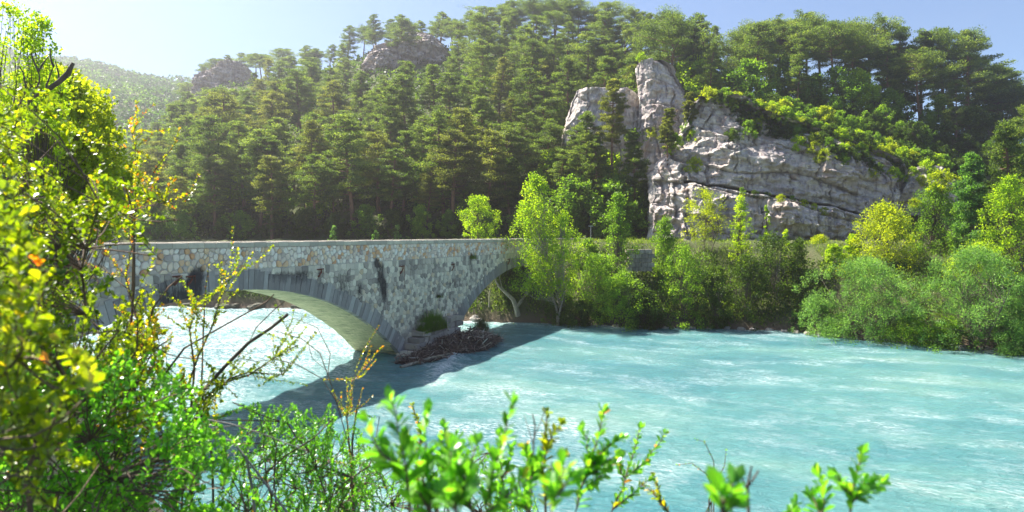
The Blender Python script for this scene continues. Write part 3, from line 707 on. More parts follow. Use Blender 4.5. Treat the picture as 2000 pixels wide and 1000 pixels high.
def leafy_meshes(seed, H, W, style, leafm, leaf=(.17, .11), nclump=90, per=75, bark='bark', base=.15, crad=None, shape='oval', stems=1, thin=1.0):
    rng = np.random.default_rng(seed); mb = MB(); cen, rad = [], []
    prof = {'oval': lambda k: (1 - abs(2 * k - .9) ** 2.4 * .8) ** .6 if abs(2 * k - .9) < 1.09 else .1,
            'spire': lambda k: (1 - k) ** .7 * min(1, .5 + k * 2.5) + .06,
            'bush': lambda k: (1 - k ** 2.2) ** .5 + .03, 'dome': lambda k: (1 - k ** 2.6) ** .5 * (.85 + .15 * min(1, k * 4)),
            'twin': lambda k: (1 - abs(2 * k - .8) ** 2.2 * .7) ** .6 if abs(2 * k - .8) < 1.15 else .1}[shape]
    ph = rng.uniform(0, 6.28, 4); crad = crad or W * .105; nclump = int(nclump * 1.2)
    roots = [np.array([rng.normal(0, .04 * W), rng.normal(0, .04 * W), 0]) for _ in range(stems)]
    tops = [np.array([(rng.normal(0, .25 * W) if stems > 1 else rng.normal(0, .03 * W)), (rng.normal(0, .25 * W) if stems > 1 else 0), H * (.85 if stems > 1 else .93) * rng.uniform(.8, 1)]) for _ in range(stems)]
    if shape == 'twin': tops = [np.array([-.18 * W, 0, H * .95]), np.array([.2 * W, 0, H * .72])]; roots = [np.array([.18 * W, 0, 0])] * 2
    for r0_, t0_ in zip(roots, tops):
        m_ = r0_ * (.5 if shape != 'twin' else .65) + t0_ * (.5 if shape != 'twin' else .35) - np.array([0, 0, .0 * H]) + rng.normal(0, .03 * H, 3); mb.tube([r0_ - np.array([0, 0, .3]), r0_ * .7 + m_ * .3 + rng.normal(0, .02 * H, 3) * np.array([1, 1, 0]), m_, t0_], np.array([.016, .012, .008, .003]) * H * (1 if stems == 1 else .6) * thin, 6)
    for i in range(nclump):
        k = rng.random() ** .9; az = rng.uniform(0, 6.283)
        lob = 1 + .28 * math.sin(3 * az + ph[0] + 4 * k) + .22 * math.sin(5 * az + ph[1] - 9 * k)
        r_ = W * .5 * prof(k) * lob * rng.random() ** .45 * .92; c = np.array([r_ * math.cos(az), r_ * math.sin(az), H * (base + (1 - base) * k)])
        j = rng.integers(len(tops))
        if shape == 'twin':
            j = 0 if (rng.random() < .62) else 1; sc_ = .68 if j else .75
            if j: k = k * .68; c[2] = H * (base + (1 - base) * k)
            c[:2] *= sc_; c[0] += (-.2 if j == 0 else .26) * W
        o = roots[j] + (tops[j] - roots[j]) * max(.1, min(.95, (c[2] / H) * .72))
        mb.tube([o, (o + c) / 2 + np.array([0, 0, -.02 * H]) + rng.normal(0, .015 * H, 3), c], (.0026 * H * thin, .0018 * H * thin, .003), 3)
        cr = crad * rng.uniform(.6, 1.35); cen.append(c); rad.append((cr, cr, cr * (1.0 if style != 'willow' else 1.1)))
    cen, rad = np.array(cen), np.array(rad)
    crown = clumps_mesh('crown', cen, rad, int(per * .8), leaf[0] * 1.08, leaf[1] * 1.12, M[leafm], rng, up=.35 if style != 'willow' else .2, out=.7, droop=0)
    return mb.build('trunk', M[bark], True), crown

def place(root_parts, name, label, cat, loc, rz=0, sc=1, group=None, pn=('trunk', 'crown')):
    t = thing(name, label, cat, loc, rz, group); t.scale = (sc, sc, sc) if np.isscalar(sc) else sc
    for me, nm in zip(root_parts, pn): obj(nm, me, t)
    return t

# ---- pines of the wooded hillside
protos = {}
for k_, (st_, sd) in {'slender': ('slender', 1), 'slender2': ('slender', 2), 'broad': ('broad', 3), 'broad2': ('broad', 4), 'umbrella': ('umbrella', 5), 'umbrella2': ('umbrella', 6)}.items():
    protos[k_] = pine_meshes(sd, 16, st_, 'pine'); 
protos['broad3'] = pine_meshes(15, 14, 'broad', 'pine', .85); protos['slender3'] = pine_meshes(16, 15, 'slender', 'pine_warm', .8)
protos['warm'] = pine_meshes(12, 16, 'broad', 'pine_warm')
LOOK = {'slender': 'slender dark pine with a narrow crown', 'slender2': 'straight dark pine with layered boughs', 'broad': 'bushy dark green pine', 'broad2': 'wide crowned green pine', 'umbrella': 'flat topped pine with a bare trunk',
        'umbrella2': 'flat topped pine with spreading limbs', 'warm': 'yellowish green bushy pine', 'broad3': 'loose irregular dark pine', 'slender3': 'thin crowned olive green pine'}
rng = np.random.default_rng(77)
rows_ = [(99, 5.0), (105, 5.2), (112, 5.4), (120, 5.7), (129, 6.0), (139, 6.4), (150, 6.8), (163, 7.2), (178, 7.8), (198, 8.4), (224, 8.8), (244, 9)]
spots = []
for ri, (Yr_, sp) in enumerate(rows_):
    x = -1.05 * Yr_
    while x < .92 * Yr_:
        Y = Yr_ + rng.uniform(-2.5, 2.5); xx = x + rng.uniform(-1.5, 1.5); x += sp
        px = xx / Y * F + 1000
        if px < -60 or px > 2080: continue
        if Y > ridgeY(px) + 4: continue
        if px > 1130 and px < 1330 and Y < 110: continue
        if 1290 < px and Y < 113: continue
        if 1395 < px < 1435 and Y > 118: continue
        H = rng.uniform(10, 16.5) * (.85 + .3 * rng.random())
        top_lim = None
        gz = float(ground(px, Y)); H = min(H, max(0, 1e9))
        atridge = Y > ridgeY(px) - 12
        if px > 1300: H = rng.uniform(16, 21) if Y > 116 else rng.uniform(11, 14)
        # keep the skyline of the photograph and the rock faces clear
        lim = np.interp(px, rpx, rys) + rng.uniform(-4, 26) if px < 1350 else np.interp(px, rpx, rys) + rng.uniform(-12, 45)
        if 675 < px < 880 and 140 < Y < 178: lim = 132 + rng.uniform(0, 14)
        if 355 < px < 490 and Y < 236: lim = max(lim, 168)
        if 1200 < px < 1360 and Y < 112: continue
        Hmax = EYE + (HOR - lim) / F * Y - gz
        H = min(H, Hmax)
        if H < 6: continue
        spots.append((px, Y, xx, gz, H, ri))
x = 372
while x < 2060:          # the line of trees on the skyline
    px = x + rng.uniform(-8, 8); Y = float(ridgeY(px)) - rng.uniform(0, 5); x += 4.6 / Y * F
    if 1398 < px < 1432 : continue
    gz = float(ground(px, Y)); H = (EYE + (HOR - np.interp(px, rpx, rys) - rng.uniform(-12, 16)) / F * Y) - gz
    if H > 5: spots.append((px, Y, (px - 1000) / F * Y, gz, min(H, 26), 12))
spots.sort(key=lambda s: (s[5], -s[0]))
ORD = ['first', 'second', 'third', 'fourth', 'fifth', 'sixth', 'seventh', 'eighth', 'ninth', 'tenth', 'eleventh', 'twelfth', 'thirteenth', 'fourteenth', 'fifteenth', 'sixteenth', 'seventeenth', 'eighteenth', 'nineteenth', 'twentieth']
_t = ['twenty first', 'twenty second', 'twenty third', 'twenty fourth', 'twenty fifth', 'twenty sixth', 'twenty seventh', 'twenty eighth', 'twenty ninth', 'thirtieth']
ORD += _t + [w_.replace('twenty', 'thirty') for w_ in _t[:9]] + ['fortieth']
ROWN = ['front row behind the bridge', 'second row behind the bridge', 'third row up the slope', 'fourth row up the slope', 'fifth row up the slope', 'lower middle slope', 'middle slope', 'upper middle slope', 'upper slope', 'band below the ridge', 'ridge top', 'hazy far end of ridge', 'very line of the ridge']
cnt = {}
for px, Y, xx, gz, H, ri in spots:
    ridge = Y > ridgeY(px) - 14
    if px > 1300: kk = rng.choice(['umbrella', 'umbrella2', 'slender2', 'broad2'] if Y > 114 else ['slender', 'broad'])
    elif ridge: kk = rng.choice(['umbrella', 'broad', 'broad2', 'umbrella2'])
    else: kk = rng.choice(['slender', 'slender2', 'broad', 'broad2', 'warm', 'broad3', 'slender3'], p=[.18, .17, .15, .15, .09, .14, .12])
    zone = ('skyline above the limestone cliff' if px > 1300 else ROWN[ri])
    key = (kk, zone); i = cnt.get(key, 0); cnt[key] = i + 1; wf = .82 if px > 1300 else 1.0
    lab = f"{LOOK[kk]}, {ORD[min(i, 19)]} from the cliff, {zone}" if px <= 1300 else f"{LOOK[kk]}, {ORD[min(i, 19)]} from the east, {zone}"
    s = H / 16
    place(protos[kk], 'pine_tree', lab, 'pine tree', (xx, Y, gz - .3), rng.uniform(0, 6.28), (s * wf * rng.uniform(1.05, 1.5), s * wf * rng.uniform(1.05, 1.5), s), 'pines of the wooded hillside' if px <= 1300 else 'pines on the skyline above the cliff').rotation_euler = (rng.normal(0, .045), rng.normal(0, .045), rng.uniform(0, 6.28))

def at_ground(px, Y): return (px - 1000) / F * Y, Y, float(ground(px, Y))
def solo_pine(px, top, bpy_, Y, style, label, needle='pine', seed=0, dens=1.0, z=None):
    zb = EYE - (bpy_ - HOR) / F * Y; H = (bpy_ - top) / F * Y
    me = pine_meshes(seed, H, style, needle, dens)
    place(me, 'pine_tree', label, 'pine tree', ((px - 1000) / F * Y, Y, zb - .2), 0, 1)
solo_pine(1197, 150, 330, 98, 'slender', 'lone slender pine with reddish trunk in front of the shaded rock face', 'pine_warm', 31, 1.2)
for px_, tp_, Y_, sd_, lb_ in ((1138, 215, 99, 38, 'dark pine half hiding the western end of the shaded rock face'), (1165, 262, 97, 39, 'short dark pine under the overhang of the shaded rock face'), (1240, 255, 96, 40, 'short dark pine in the corner between rock face and pinnacle')):
    solo_pine(px_, tp_, 420, Y_, 'slender', lb_, 'pine', sd_)
solo_pine(1303, 208, 320, 92, 'slender', 'small thin warm green pine at the foot of the pale pinnacle', 'pine_warm', 32, .7)
solo_pine(1347, 178, 262, 95, 'slender', 'small wispy pine between the pinnacle and the cliff top', 'pine_warm', 33, .7)
solo_pine(1895, 295, 520, 66, 'cone', 'spiky young bright green pine with upright candle shoots by the far bank', 'pine_young', 34, 1.3)
solo_pine(1985, 232, 560, 64, 'cone', 'tall dense green pine at the eastern edge of the far bank', 'pine', 35, 1.5)
solo_pine(2030, 200, 560, 70, 'broad', 'tall dark pine partly cut off behind the eastern edge trees', 'pine', 36, 1.5)

# ---- deciduous trees one can tell apart: px, top, base, width, Y, style...
def leafy(name, label, cat, px, top, base_y, wpx, Y, seed, shape, leafm, **kw):
    H = (base_y - top) / F * Y; W = wpx / F * Y; zb = EYE - (base_y - HOR) / F * Y
    me = leafy_meshes(seed, H, W, kw.pop('style', 'x'), leafm, shape=shape, **kw)
    return place(me, name, label, cat, ((px - 1000) / F * Y, Y, zb), 0, 1, kw.get('group'))
leafy('broadleaf_tree', 'round bright yellow green tree standing just behind the bridge parapet', 'tree', 936, 386, 500, 84, 78, 51, 'oval', 'fresh', nclump=80, per=80, base=.1)
leafy('poplar_tree', 'large twin topped yellow green poplar at the far end of the bridge', 'tree', 1068, 345, 632, 122, 66.5, 52, 'twin', 'fresh', nclump=230, per=80, base=.20, bark='bark_pale', leaf=(.16, .12), thin=.7)
leafy('poplar_tree', 'slender light green poplar between the bridge end and the stone retaining wall', 'tree', 1206, 380, 590, 86, 68, 53, 'spire', 'green', nclump=120, per=70, base=.05, leaf=(.16, .1))
leafy('broadleaf_tree', 'small conical mid green tree beside the dark retaining wall', 'tree', 1299, 426, 550, 80, 70, 54, 'spire', 'green', nclump=90, per=80, base=.0)
leafy('broadleaf_tree', 'airy pale yellow tree with forked dark trunk in front of the cliff', 'tree', 1376, 372, 500, 92, 74, 55, 'oval', 'yellow', nclump=75, per=55, base=.25, leaf=(.15, .1), stems=2)
leafy('broadleaf_tree', 'ragged yellow green tree with two tall thin shoots before the cliff', 'tree', 1447, 384, 560, 66, 70, 56, 'spire', 'fresh', nclump=75, per=60, base=.1, leaf=(.15, .1))
leafy('broadleaf_sapling', 'thin leafy shoot rising beside the ragged yellow green tree', 'tree', 1497, 402, 560, 30, 70.5, 57, 'spire', 'fresh', nclump=32, per=45, base=.2, leaf=(.14, .09))
leafy('broadleaf_sapling', 'short thin shoot topping the dark bank thicket', 'tree', 1535, 448, 570, 34, 68, 58, 'spire', 'fresh', nclump=32, per=50, base=.2, leaf=(.14, .09))
leafy('broadleaf_tree', 'golden yellow round topped tree above the grey green willow', 'tree', 1726, 402, 580, 140, 66, 59, 'dome', 'yellow', nclump=170, per=80, base=.15)
leafy('broadleaf_tree', 'ash green tall tree beside the spiky young pine', 'tree', 1825, 362, 580, 110, 68, 60, 'oval', 'green', nclump=150, per=80, base=.1)
leafy('broadleaf_tree', 'yellowish broadleaf tree under the eastern edge pines', 'tree', 1975, 350, 580, 120, 60, 61, 'dome', 'fresh', nclump=150, per=80, base=.1)
leafy('broadleaf_tree', 'bright green bush low between the young pine and the willow', 'tree', 1905, 480, 580, 110, 60, 62, 'dome', 'fresh', nclump=110, per=80, base=.0)
# bushes on the far bank
for px_, tp_, lab_ in ((652, 442, 'small silvery sapling peeping over the parapet above the first arch crown'), (776, 440, 'small silvery sapling over the parapet above the pier'), (735, 452, 'low pale shrub behind the parapet between two silvery saplings')):
    leafy('sapling', lab_, 'shrub', px_, tp_, 480, 24, 92, 70 + px_, 'spire', 'willow', nclump=30, per=40, base=.0, leaf=(.2, .1))
bush = [(120, 405, 476, 170, 91, 'fresh', 'yellow green bush showing over the west end of the parapet'), (1165, 500, 620, 110, 67, 'green', 'mid green bush at the water beside the poplar trunk'), (1215, 535, 640, 130, 64.5, 'green', 'leafy bush on the bank below the slender poplar'),
        (1262, 568, 642, 90, 64, 'dark', 'low dark shrub overhanging the bank below the retaining wall'), (1335, 482, 640, 125, 65, 'green', 'tall loose green bush with a pale stem below the conical tree'),
        (1400, 520, 642, 80, 64, 'dark', 'dark green shrub between the loose bush and the big thicket'), (1458, 500, 642, 110, 65, 'dark', 'dark thicket at the water below the ragged tree'),
        (1512, 455, 640, 130, 66, 'dark', 'tall dark olive thicket with thin upright twigs'), (1560, 470, 640, 100, 67, 'dark', 'olive thicket behind the first willow'),
        (1600, 462, 520, 66, 75, 'yellow', 'straw coloured shrub at the road in front of the cliff foot'), (1665, 460, 560, 60, 68, 'fresh', 'small yellow green shrub beside the golden tree'),
        (1150, 470, 560, 70, 73, 'green', 'light green shrub behind the poplar at the road wall'), (1630, 480, 600, 80, 67, 'fresh', 'yellow green shrub behind the first willow crown')]
for i, (px, tp_, bs, wd_, Y, mt, lab) in enumerate(bush):
    leafy('bank_bush', lab, 'bush', px, tp_, bs, wd_ * .86, Y, 100 + i, 'bush', mt, nclump=120, per=75, base=.0, stems=4, leaf=(.15, .1))
for i, (px, tp_, bs, wd_, Y, lab) in enumerate([(1690, 508, 668, 235, 57.5, 'big rounded grey green willow bush hanging over the water below the golden tree'), (1905, 488, 688, 220, 52.5, 'big rounded grey green willow bush at the eastern end of the bank'), (2040, 520, 705, 160, 50, 'grey green willow bush half cut off at the eastern edge')]):
    leafy('willow_bush', lab, 'bush', px, tp_, bs, wd_, Y, 130 + i, 'dome', 'willow', style='willow', nclump=260, per=95, base=.03, stems=6, leaf=(.20, .05), crad=.55)
for i, (px, tp_, bs, wd_, Y, mt, lab) in enumerate([(1595, 580, 652, 90, 61, 'willow', 'low willow scrub hanging to the water beside the first willow'), (1775, 618, 688, 110, 55, 'green', 'low green shrub trailing into the water between the willows'),
        (1985, 628, 702, 100, 50.5, 'willow', 'low trailing willow scrub below the eastern willow'), (1640, 615, 660, 90, 59.5, 'willow', 'low fringe of willow twigs under the first willow'), (1850, 620, 688, 80, 53.5, 'green', 'low green fringe bush at the water before the eastern willow'),
        (1100, 575, 636, 70, 67.5, 'dark', 'low dark bush on the bank behind the poplar trunk'), (1135, 590, 638, 80, 66, 'dark', 'low dark shrub over the rocks beside the poplar')]):
    leafy('bank_bush', lab, 'bush', px, tp_, bs, wd_, Y, 150 + i, 'bush', mt, nclump=80, per=80, base=.0, stems=4, leaf=(.15, .08))

# understorey trees: copies of a few
UND_ = 1
und = [leafy_meshes(200 + i, 6, 5, 'x', mt, nclump=95, per=70, base=.05, leaf=(.24, .16), shape=sh, stems=2) for i, (mt, sh) in enumerate([('dark', 'dome'), ('green', 'oval'), ('fresh', 'dome'), ('dark', 'bush'), ('green', 'bush'), ('yellow', 'bush')])]
UL = ['dark leaved', 'mid green', 'bright yellow green', 'low dark', 'low spreading green', 'straw yellow']
rng = np.random.default_rng(9); k_ = {}
def under(px, Y, ui, H, zone, dz=0, group=None):
    x, y, z = at_ground(px, Y); i = k_.get((ui, zone), 0); k_[(ui, zone)] = i + 1
    place(und[ui], 'understorey_tree' if H > 3 else 'shrub', f"{UL[ui]} {'tree' if H > 3 else 'shrub'}, {ORD[i] if i < len(ORD) else ORD[-1]} {zone}", 'tree' if H > 3 else 'shrub', (x, y, z + dz - .2), rng.uniform(0, 6.28), (H / 6 * rng.uniform(.9, 1.3), H / 6 * rng.uniform(.9, 1.3), H / 6), group or 'understorey of the wooded slope')
for px in range(-40, 1290, 58): under(px + rng.uniform(-20, 20), 97 + rng.uniform(-1, 2.5), rng.choice([0, 1, 3, 4, 1, 4]), rng.uniform(3.0, 5.6), 'from the cove along the forest edge behind the bridge')
for px in range(380, 1290, 75): under(px + rng.uniform(-20, 20), 104 + rng.uniform(-3, 5), rng.choice([0, 1, 2, 4]), rng.uniform(5, 9), 'counted towards the cliff inside the lower pine wood')
for px in range(1120, 1300, 26): under(px + rng.uniform(-8, 8), 96 + rng.uniform(-2, 4), rng.choice([0, 1, 0]), rng.uniform(6, 9.5), 'counted towards the cliff below the shaded rock face')
for px in range(1010, 1330, 45): under(px, 122 + rng.uniform(-4, 6), rng.choice([1, 4, 0]), rng.uniform(4, 6), 'counted eastward above the shaded rock face')
# bright broadleaf trees under the skyline pines
for px in range(1330, 2050, 34): under(px + rng.uniform(-12, 12), 117 + rng.uniform(-3, 6), rng.choice([2, 2, 1, 1, 4]) if px < 1760 else rng.choice([0, 1, 0, 4]), rng.uniform(6, 11) if px < 1700 else rng.uniform(5, 7.5), 'counted eastward under the skyline pines', group='broadleaf trees under the skyline pines')
for px in range(1345, 1960, 17):
    for Y_, hh in ((98, 2.4), (103, 3.2), (109, 3.6)):
        if rng.random() < .9: under(px + rng.uniform(-10, 10), Y_ + rng.uniform(-2, 3), rng.choice([1, 2, 4, 4, 0, 5]) if px < 1700 else rng.choice([0, 3, 3, 4]), rng.uniform(.7, 1.25) * hh, 'eastward in the ' + {98: 'lowest', 103: 'middle', 109: 'upper'}[Y_] + ' scrub band above the cliff', group='scrub above the cliff')
# shrubs rooted on the cliff itself: cast down on to the rock
dg = bpy.context.evaluated_depsgraph_get()
def drop_on(px, py, Y0=70):
    o = Vector((0, 0, EYE)); d = Vector(((px - 1000) / F, 1, -(py - HOR) / F)).normalized()
    h = scene.ray_cast(dg, o + d * Y0 , d)
    return h[1] if h[0] else None
LDG = [(1455, 232), (1480, 250), (1462, 262), (1500, 240), (1530, 248), (1548, 262), (1520, 268), (1575, 250), (1600, 262), (1590, 280), (1620, 290), (1640, 275), (1660, 290), (1650, 318), (1690, 300), (1700, 325), (1720, 300), (1740, 318), (1705, 340), (1760, 330),
       (1440, 225), (1420, 205), (1445, 200), (1345, 255), (1352, 272), (1312, 300), (1318, 285), (1358, 330), (1430, 275), (1475, 225), (1560, 290), (1610, 310), (1770, 350),
       (1450, 378), (1475, 382), (1500, 386), (1525, 390), (1548, 394), (1570, 400), (1592, 408), (1610, 416), (1640, 300), (1745, 345), (1685, 312), (1635, 262), (1608, 250), (1545, 240), (1255, 118), (1790, 400), (1275, 262)]
TOPX = [1374, 1458, 1482, 1545, 1610, 1655, 1700, 1752, 1790]; TOPY = [186, 196, 212, 232, 248, 262, 276, 292, 310]
rl = np.random.default_rng(6)
for px in range(1385, 1850, 8): LDG.append((px + rl.uniform(-4, 4), np.interp(px, TOPX, TOPY) + rl.uniform(1, 12)))
for px in range(1450, 1850, 15): LDG.append((px + rl.uniform(-6, 6), np.interp(px, TOPX, TOPY) + rl.uniform(14, 55)))
cs = [leafy_meshes(230 + i, 2, 2.6, 'x', mt, nclump=42, per=60, base=.0, leaf=(.17, .09), shape='bush', stems=3, crad=.3) for i, mt in enumerate(['green', 'dark', 'fresh', 'yellow'])]
for i, (px, py) in enumerate(LDG):
    h = drop_on(px, py)
    if h is None: continue
    ui = int(rng.choice([0, 1, 1, 2, 3] if px > 1400 else [2, 3, 0])); ledge = 370 < py < 420
    s = rng.uniform(.6, 1.15) if not ledge else .48
    place(cs[ui], 'cliff_shrub', f"{['green', 'dark green', 'yellow green', 'dry yellow'][ui]} shrub, {ORD[i % 40]} eastward {'on the long ledge under the crack' if ledge else ['on the broken upper cliff face', 'on the western cliff shoulder and ledges', 'along the cliff rim', 'on the slabs just under the rim'][min(3, i // 40)]}", 'shrub', h - Vector((0, -.2, .5 * s)), rng.uniform(0, 6.28), s, 'shrubs rooted on the cliff')

# dense green floor of the woods, grass
def ground_cover(name, n_, px0, px1, Ya, Yb, mat, l, wd, seed, up=1.4, lift=.1, stand=None, hgt=.25):
    rng = np.random.default_rng(seed); px = rng.uniform(px0, px1, n_); Y = Ya(px) + (Yb(px) - Ya(px)) * rng.random(n_)
    z = ground(px, Y); keep = fbm(px / 14, Y / 2.5, seed=seed) > -.35; px, Y, z = px[keep], Y[keep], z[keep]
    c = np.stack([(px - 1000) / F * Y, Y, z + lift + rng.random(len(px)) * hgt], -1)
    v, q = leaf_quads(c, rng.normal(size=c.shape) * .5 + np.array([0, 0, up]), l, wd, rng)
    t = np.repeat(np.clip(rng.normal(.5, .2, len(c)) + .2 * fbm(px / 40, Y / 6, seed=3), 0, 1), 4)
    obj(name, mesh_np(name, v, q, M[mat], False, {'tint': t}), kind='stuff')
one = lambda k: (lambda px: px * 0 + k)
ground_cover('bank_grass', 42000, 900, 2050, lambda p: bank(p) + 1.0, lambda p: bank(p) + 14, 'grass', .38, .05, 1)
ground_cover('forest_undergrowth', 75000, -60, 1330, foot, lambda p: foot(p) + 45, 'dark', .5, .3, 2, up=.3, hgt=1.3)
ground_cover('ridge_undergrowth', 26000, 330, 1330, lambda p: foot(p) + 44, lambda p: ridgeY(p) + 2, 'dark', .9, .6, 6, up=.3, hgt=1.8)
ground_cover('slope_undergrowth', 45000, 1300, 2060, lambda p: foot(p) + 4, lambda p: foot(p) + 36, 'green', .42, .22, 3, up=.5, hgt=1.0)
ground_cover('bank_undergrowth', 45000, 200, 2050, lambda p: bank(p) + .8, lambda p: bank(p) + np.interp(p, [850, 1000], [4.5, 9]), 'dark', .26, .16, 4, up=.3, hgt=.8)

# ---- boulders along the far bank
def boulder_mesh(seed):
    rng = np.random.default_rng(seed); u_ = np.linspace(0, np.pi, 12); t_ = np.linspace(0, 2 * np.pi, 18, endpoint=False)
    Ug, Tg_ = np.meshgrid(u_, t_, indexing='ij'); v = np.stack([np.sin(Ug) * np.cos(Tg_), np.sin(Ug) * np.sin(Tg_) , np.cos(Ug)], -1).reshape(-1, 3)
    v = np.sign(v) * np.abs(v) ** .8; s = 1 + .35 * fbm(v[:, 0] * 1.3 + seed, v[:, 1] * 1.3, v[:, 2] * 1.3, 4, seed); v = v * s[:, None] * np.array([1, .8, .65])
    i = np.arange(11)[:, None] * 18; j = np.arange(18)[None]; q = np.stack([i + j, i + 18 + j, i + 18 + (j + 1) % 18, i + (j + 1) % 18], -1).reshape(-1, 4)
    return mesh_np('boulder', v, q, M['rock'], False, {'tint': np.full(len(v), .12)})
bm_ = [boulder_mesh(i) for i in range(5)]
rng = np.random.default_rng(4)
bl = [(935, 622, 1.0), (950, 600, .8), (962, 618, 1.3), (985, 612, 1.2), (978, 590, 1.3), (1005, 622, .9), (1012, 600, 1.1), (1030, 624, .8), (1022, 585, 1.0), (1045, 606, 1.2), (1062, 618, .8), (1068, 598, .8), (1072, 622, 1.0), (1090, 628, .7), (1040, 588, 1.2), (925, 605, .8), (1000, 575, .9), (1110, 630, .5), (1150, 632, .45), (1245, 637, .5), (1300, 640, .4), (1420, 640, .4), (1555, 648, .5), (1600, 652, .4), (945, 585, 1.0), (1055, 580, .9), (910, 598, .8)]
bl += [(p_, None, rng.uniform(.25, .5)) for p_ in (1128, 1180, 1205, 1232, 1268, 1325, 1352, 1385, 1448, 1470, 1503, 1532, 1578, 1628, 1652, 1688, 1748, 1772, 1815, 1838, 1880, 1926, 1962)]
for i, (px, py, s) in enumerate(bl):
    if py is None: Y = bank(px) + .15; py = HOR + (EYE - .12) / Y * F
    else: Y = 69 - (py - 632) * .12 if px < 1120 else bank(px) + .4
    z = EYE - (py - HOR) / F * Y - .1
    o = obj('boulder', bm_[i % 5], None, ((px - 1000) / F * Y, Y, z), rng.uniform(0, 6)); o.scale = (s * .8,) * 3
    tag(o, (f"grey boulder, {ORD[i % 40]} of the rocks from the pier under the second arch" if px < 1080 else f"{'small' if i > 26 else 'low'} grey rock at the waterline, {ORD[i - 14]} of those beyond the poplar trunk"), 'boulder', 'boulders on the far bank')
# pale forked bare tree under the second arch
t = thing('forked_tree', 'pale bare trunk forking in a wide curve on the rocks under the second arch', 'tree', P(1012, 618, 69.3)); mb = MB()
def W_(px, py, Y=69.3): return P(px, py, Y) - P(1012, 618, 69.3)
mb.tube([W_(1012, 618), W_(1008, 600), W_(1002, 585), W_(988, 572), W_(975, 560), W_(967, 545)], (.30, .28, .22, .17, .13, .09), 7); obj('trunk', mb.build('trunk', M['bark_pale'], True), t)
mb = MB(); mb.tube([W_(1009, 600), W_(1018, 588), W_(1028, 575), W_(1032, 555), W_(1036, 535), W_(1040, 520)], (.2, .2, .18, .15, .12, .08), 6)
mb.tube([W_(990, 574), W_(980, 560), W_(975, 540), W_(985, 525)], (.08, .06, .04, .02), 5); mb.tube([W_(955, 600), W_(956, 570), W_(962, 560)], (.07, .05, .02), 5); obj('limb', mb.build('limb', M['bark_pale'], True), t)

# retaining wall of big dark blocks on the bank
t = thing('retaining_wall', 'short retaining wall of large dark stone blocks on the grassy bank', 'wall', P(1245, 530, 69)); rw = random.Random(2)
for r_ in range(5):
    for c_ in range(4):
        x0 = -1.2 + c_ * .68 + (r_ % 2) * .25; v, q = box_v(x0, x0 + .64, -.3 + rw.uniform(-.06, .06), .6, r_ * .46 + .02, r_ * .46 + .44)
        obj('block', mesh_np('block', v, [q], M['course'], False, {'tint': np.full(8, rw.random() * .35), 'stain': np.full(8, .5)}), t)
# lamp post, posts and wire fence at the road
m, n, b = nodes('galvanised_metal'); b.inputs['Base Color'].default_value = (.32, .33, .33, 1); b.inputs['Metallic'].default_value = .6; b.inputs['Roughness'].default_value = .5; M['metal'] = m
m, n, b = nodes('green_wire'); b.inputs['Base Color'].default_value = (.05, .22, .12, 1); b.inputs['Roughness'].default_value = .6; M['wire'] = m
base = P(1154, 470, 88); t = thing('signpost', 'thin grey post with a short crosspiece behind the road wall', 'post', base)
mb = MB(); mb.tube([(0, 0, -1.2), (0, 0, 1.9)], (.06, .05), 8); obj('pole', mb.build('pole', M['metal']), t)
mb = MB(); v, q = box_v(-.28, .28, -.05, .05, 1.86, 1.98); mb.add(v, q); obj('crosspiece', mb.build('crosspiece', M['metal']), t)
base = P(1143, 466, 86); t = tag(obj('marker_post', None, None, base), 'short pale stub post on top of the road wall', 'post')
mb = MB(); mb.tube([(0, 0, -.3), (0, 0, .28)], (.1, .1), 8); v, q = box_v(-.13, .13, -.13, .13, .28, .33); mb.add(v, q); obj('post_body', mb.build('post_body', M['coping']), t)
t = thing('wire_fence', 'green wire fence on thin posts along the road below the cliff', 'fence', P(1580, 492, 76)); mb = MB()
for j in range(4): mb.tube([(0, 0, .25 + .22 * j), (5.2, .6, .25 + .22 * j)], (.018, .018), 3)
obj('wires', mb.build('wires', M['wire']), t).name = 'wire'
for j in range(4): mb = MB(); mb.tube([(1.6 * j, .18 * j, -.6), (1.6 * j, .18 * j, 1.15)], (.05, .045), 6); obj('post', mb.build('post', M['metal']), t)

# ---- debris raft lodged on the pier
t = thing('driftwood_heap', 'heap of brown roots, sticks and dead branches lodged against the bridge pier', 'driftwood', (BX, BY, 0), math.atan2(BD[1], BD[0]))
rng = np.random.default_rng(8); mb = MB()
for i in range(1300):
    x = rng.uniform(-1.6, 10.6); k = (x + 1.6) / 12.2; hgt = .25 + 1.2 * math.exp(-((x - 6.0) / 3.0) ** 2) + .3 * math.exp(-((x - 2) / 2.5) ** 2); wdt = .8 + 1.1 * math.exp(-((x - 6) / 5) ** 2)
    y = -1.4 - wdt + rng.uniform(-1, 1) * wdt; zc = hgt * rng.random() ** .6 * (1.15 - .5 * abs((y + 1.4 + wdt) / wdt))
    l = rng.uniform(.4, 1.6); d = rng.normal(size=3) * np.array([1, .7, .45]); d /= np.linalg.norm(d); c = np.array([x, y, zc]); bnd = rng.normal(0, .12 * l, 3)
    r_ = rng.choice([.015, .022, .03, .05]); mb.tube([c - d * l / 2, c + bnd, c + d * l / 2], (r_, r_, r_ * .5), 3, rng.random())
m, n, b = nodes('driftwood_bark'); L(n, ramp(n, attr(n, 'tint'), [(0, (.05, .03, .022)), (.5, (.15, .09, .065)), (.85, (.30, .21, .16)), (1, (.5, .44, .38))]), b.inputs['Base Color']); b.inputs['Roughness'].default_value = .9; M['drift'] = m; obj('stick_tangle', mb.build('stick_tangle', M['drift'], True), t, kind='stuff')
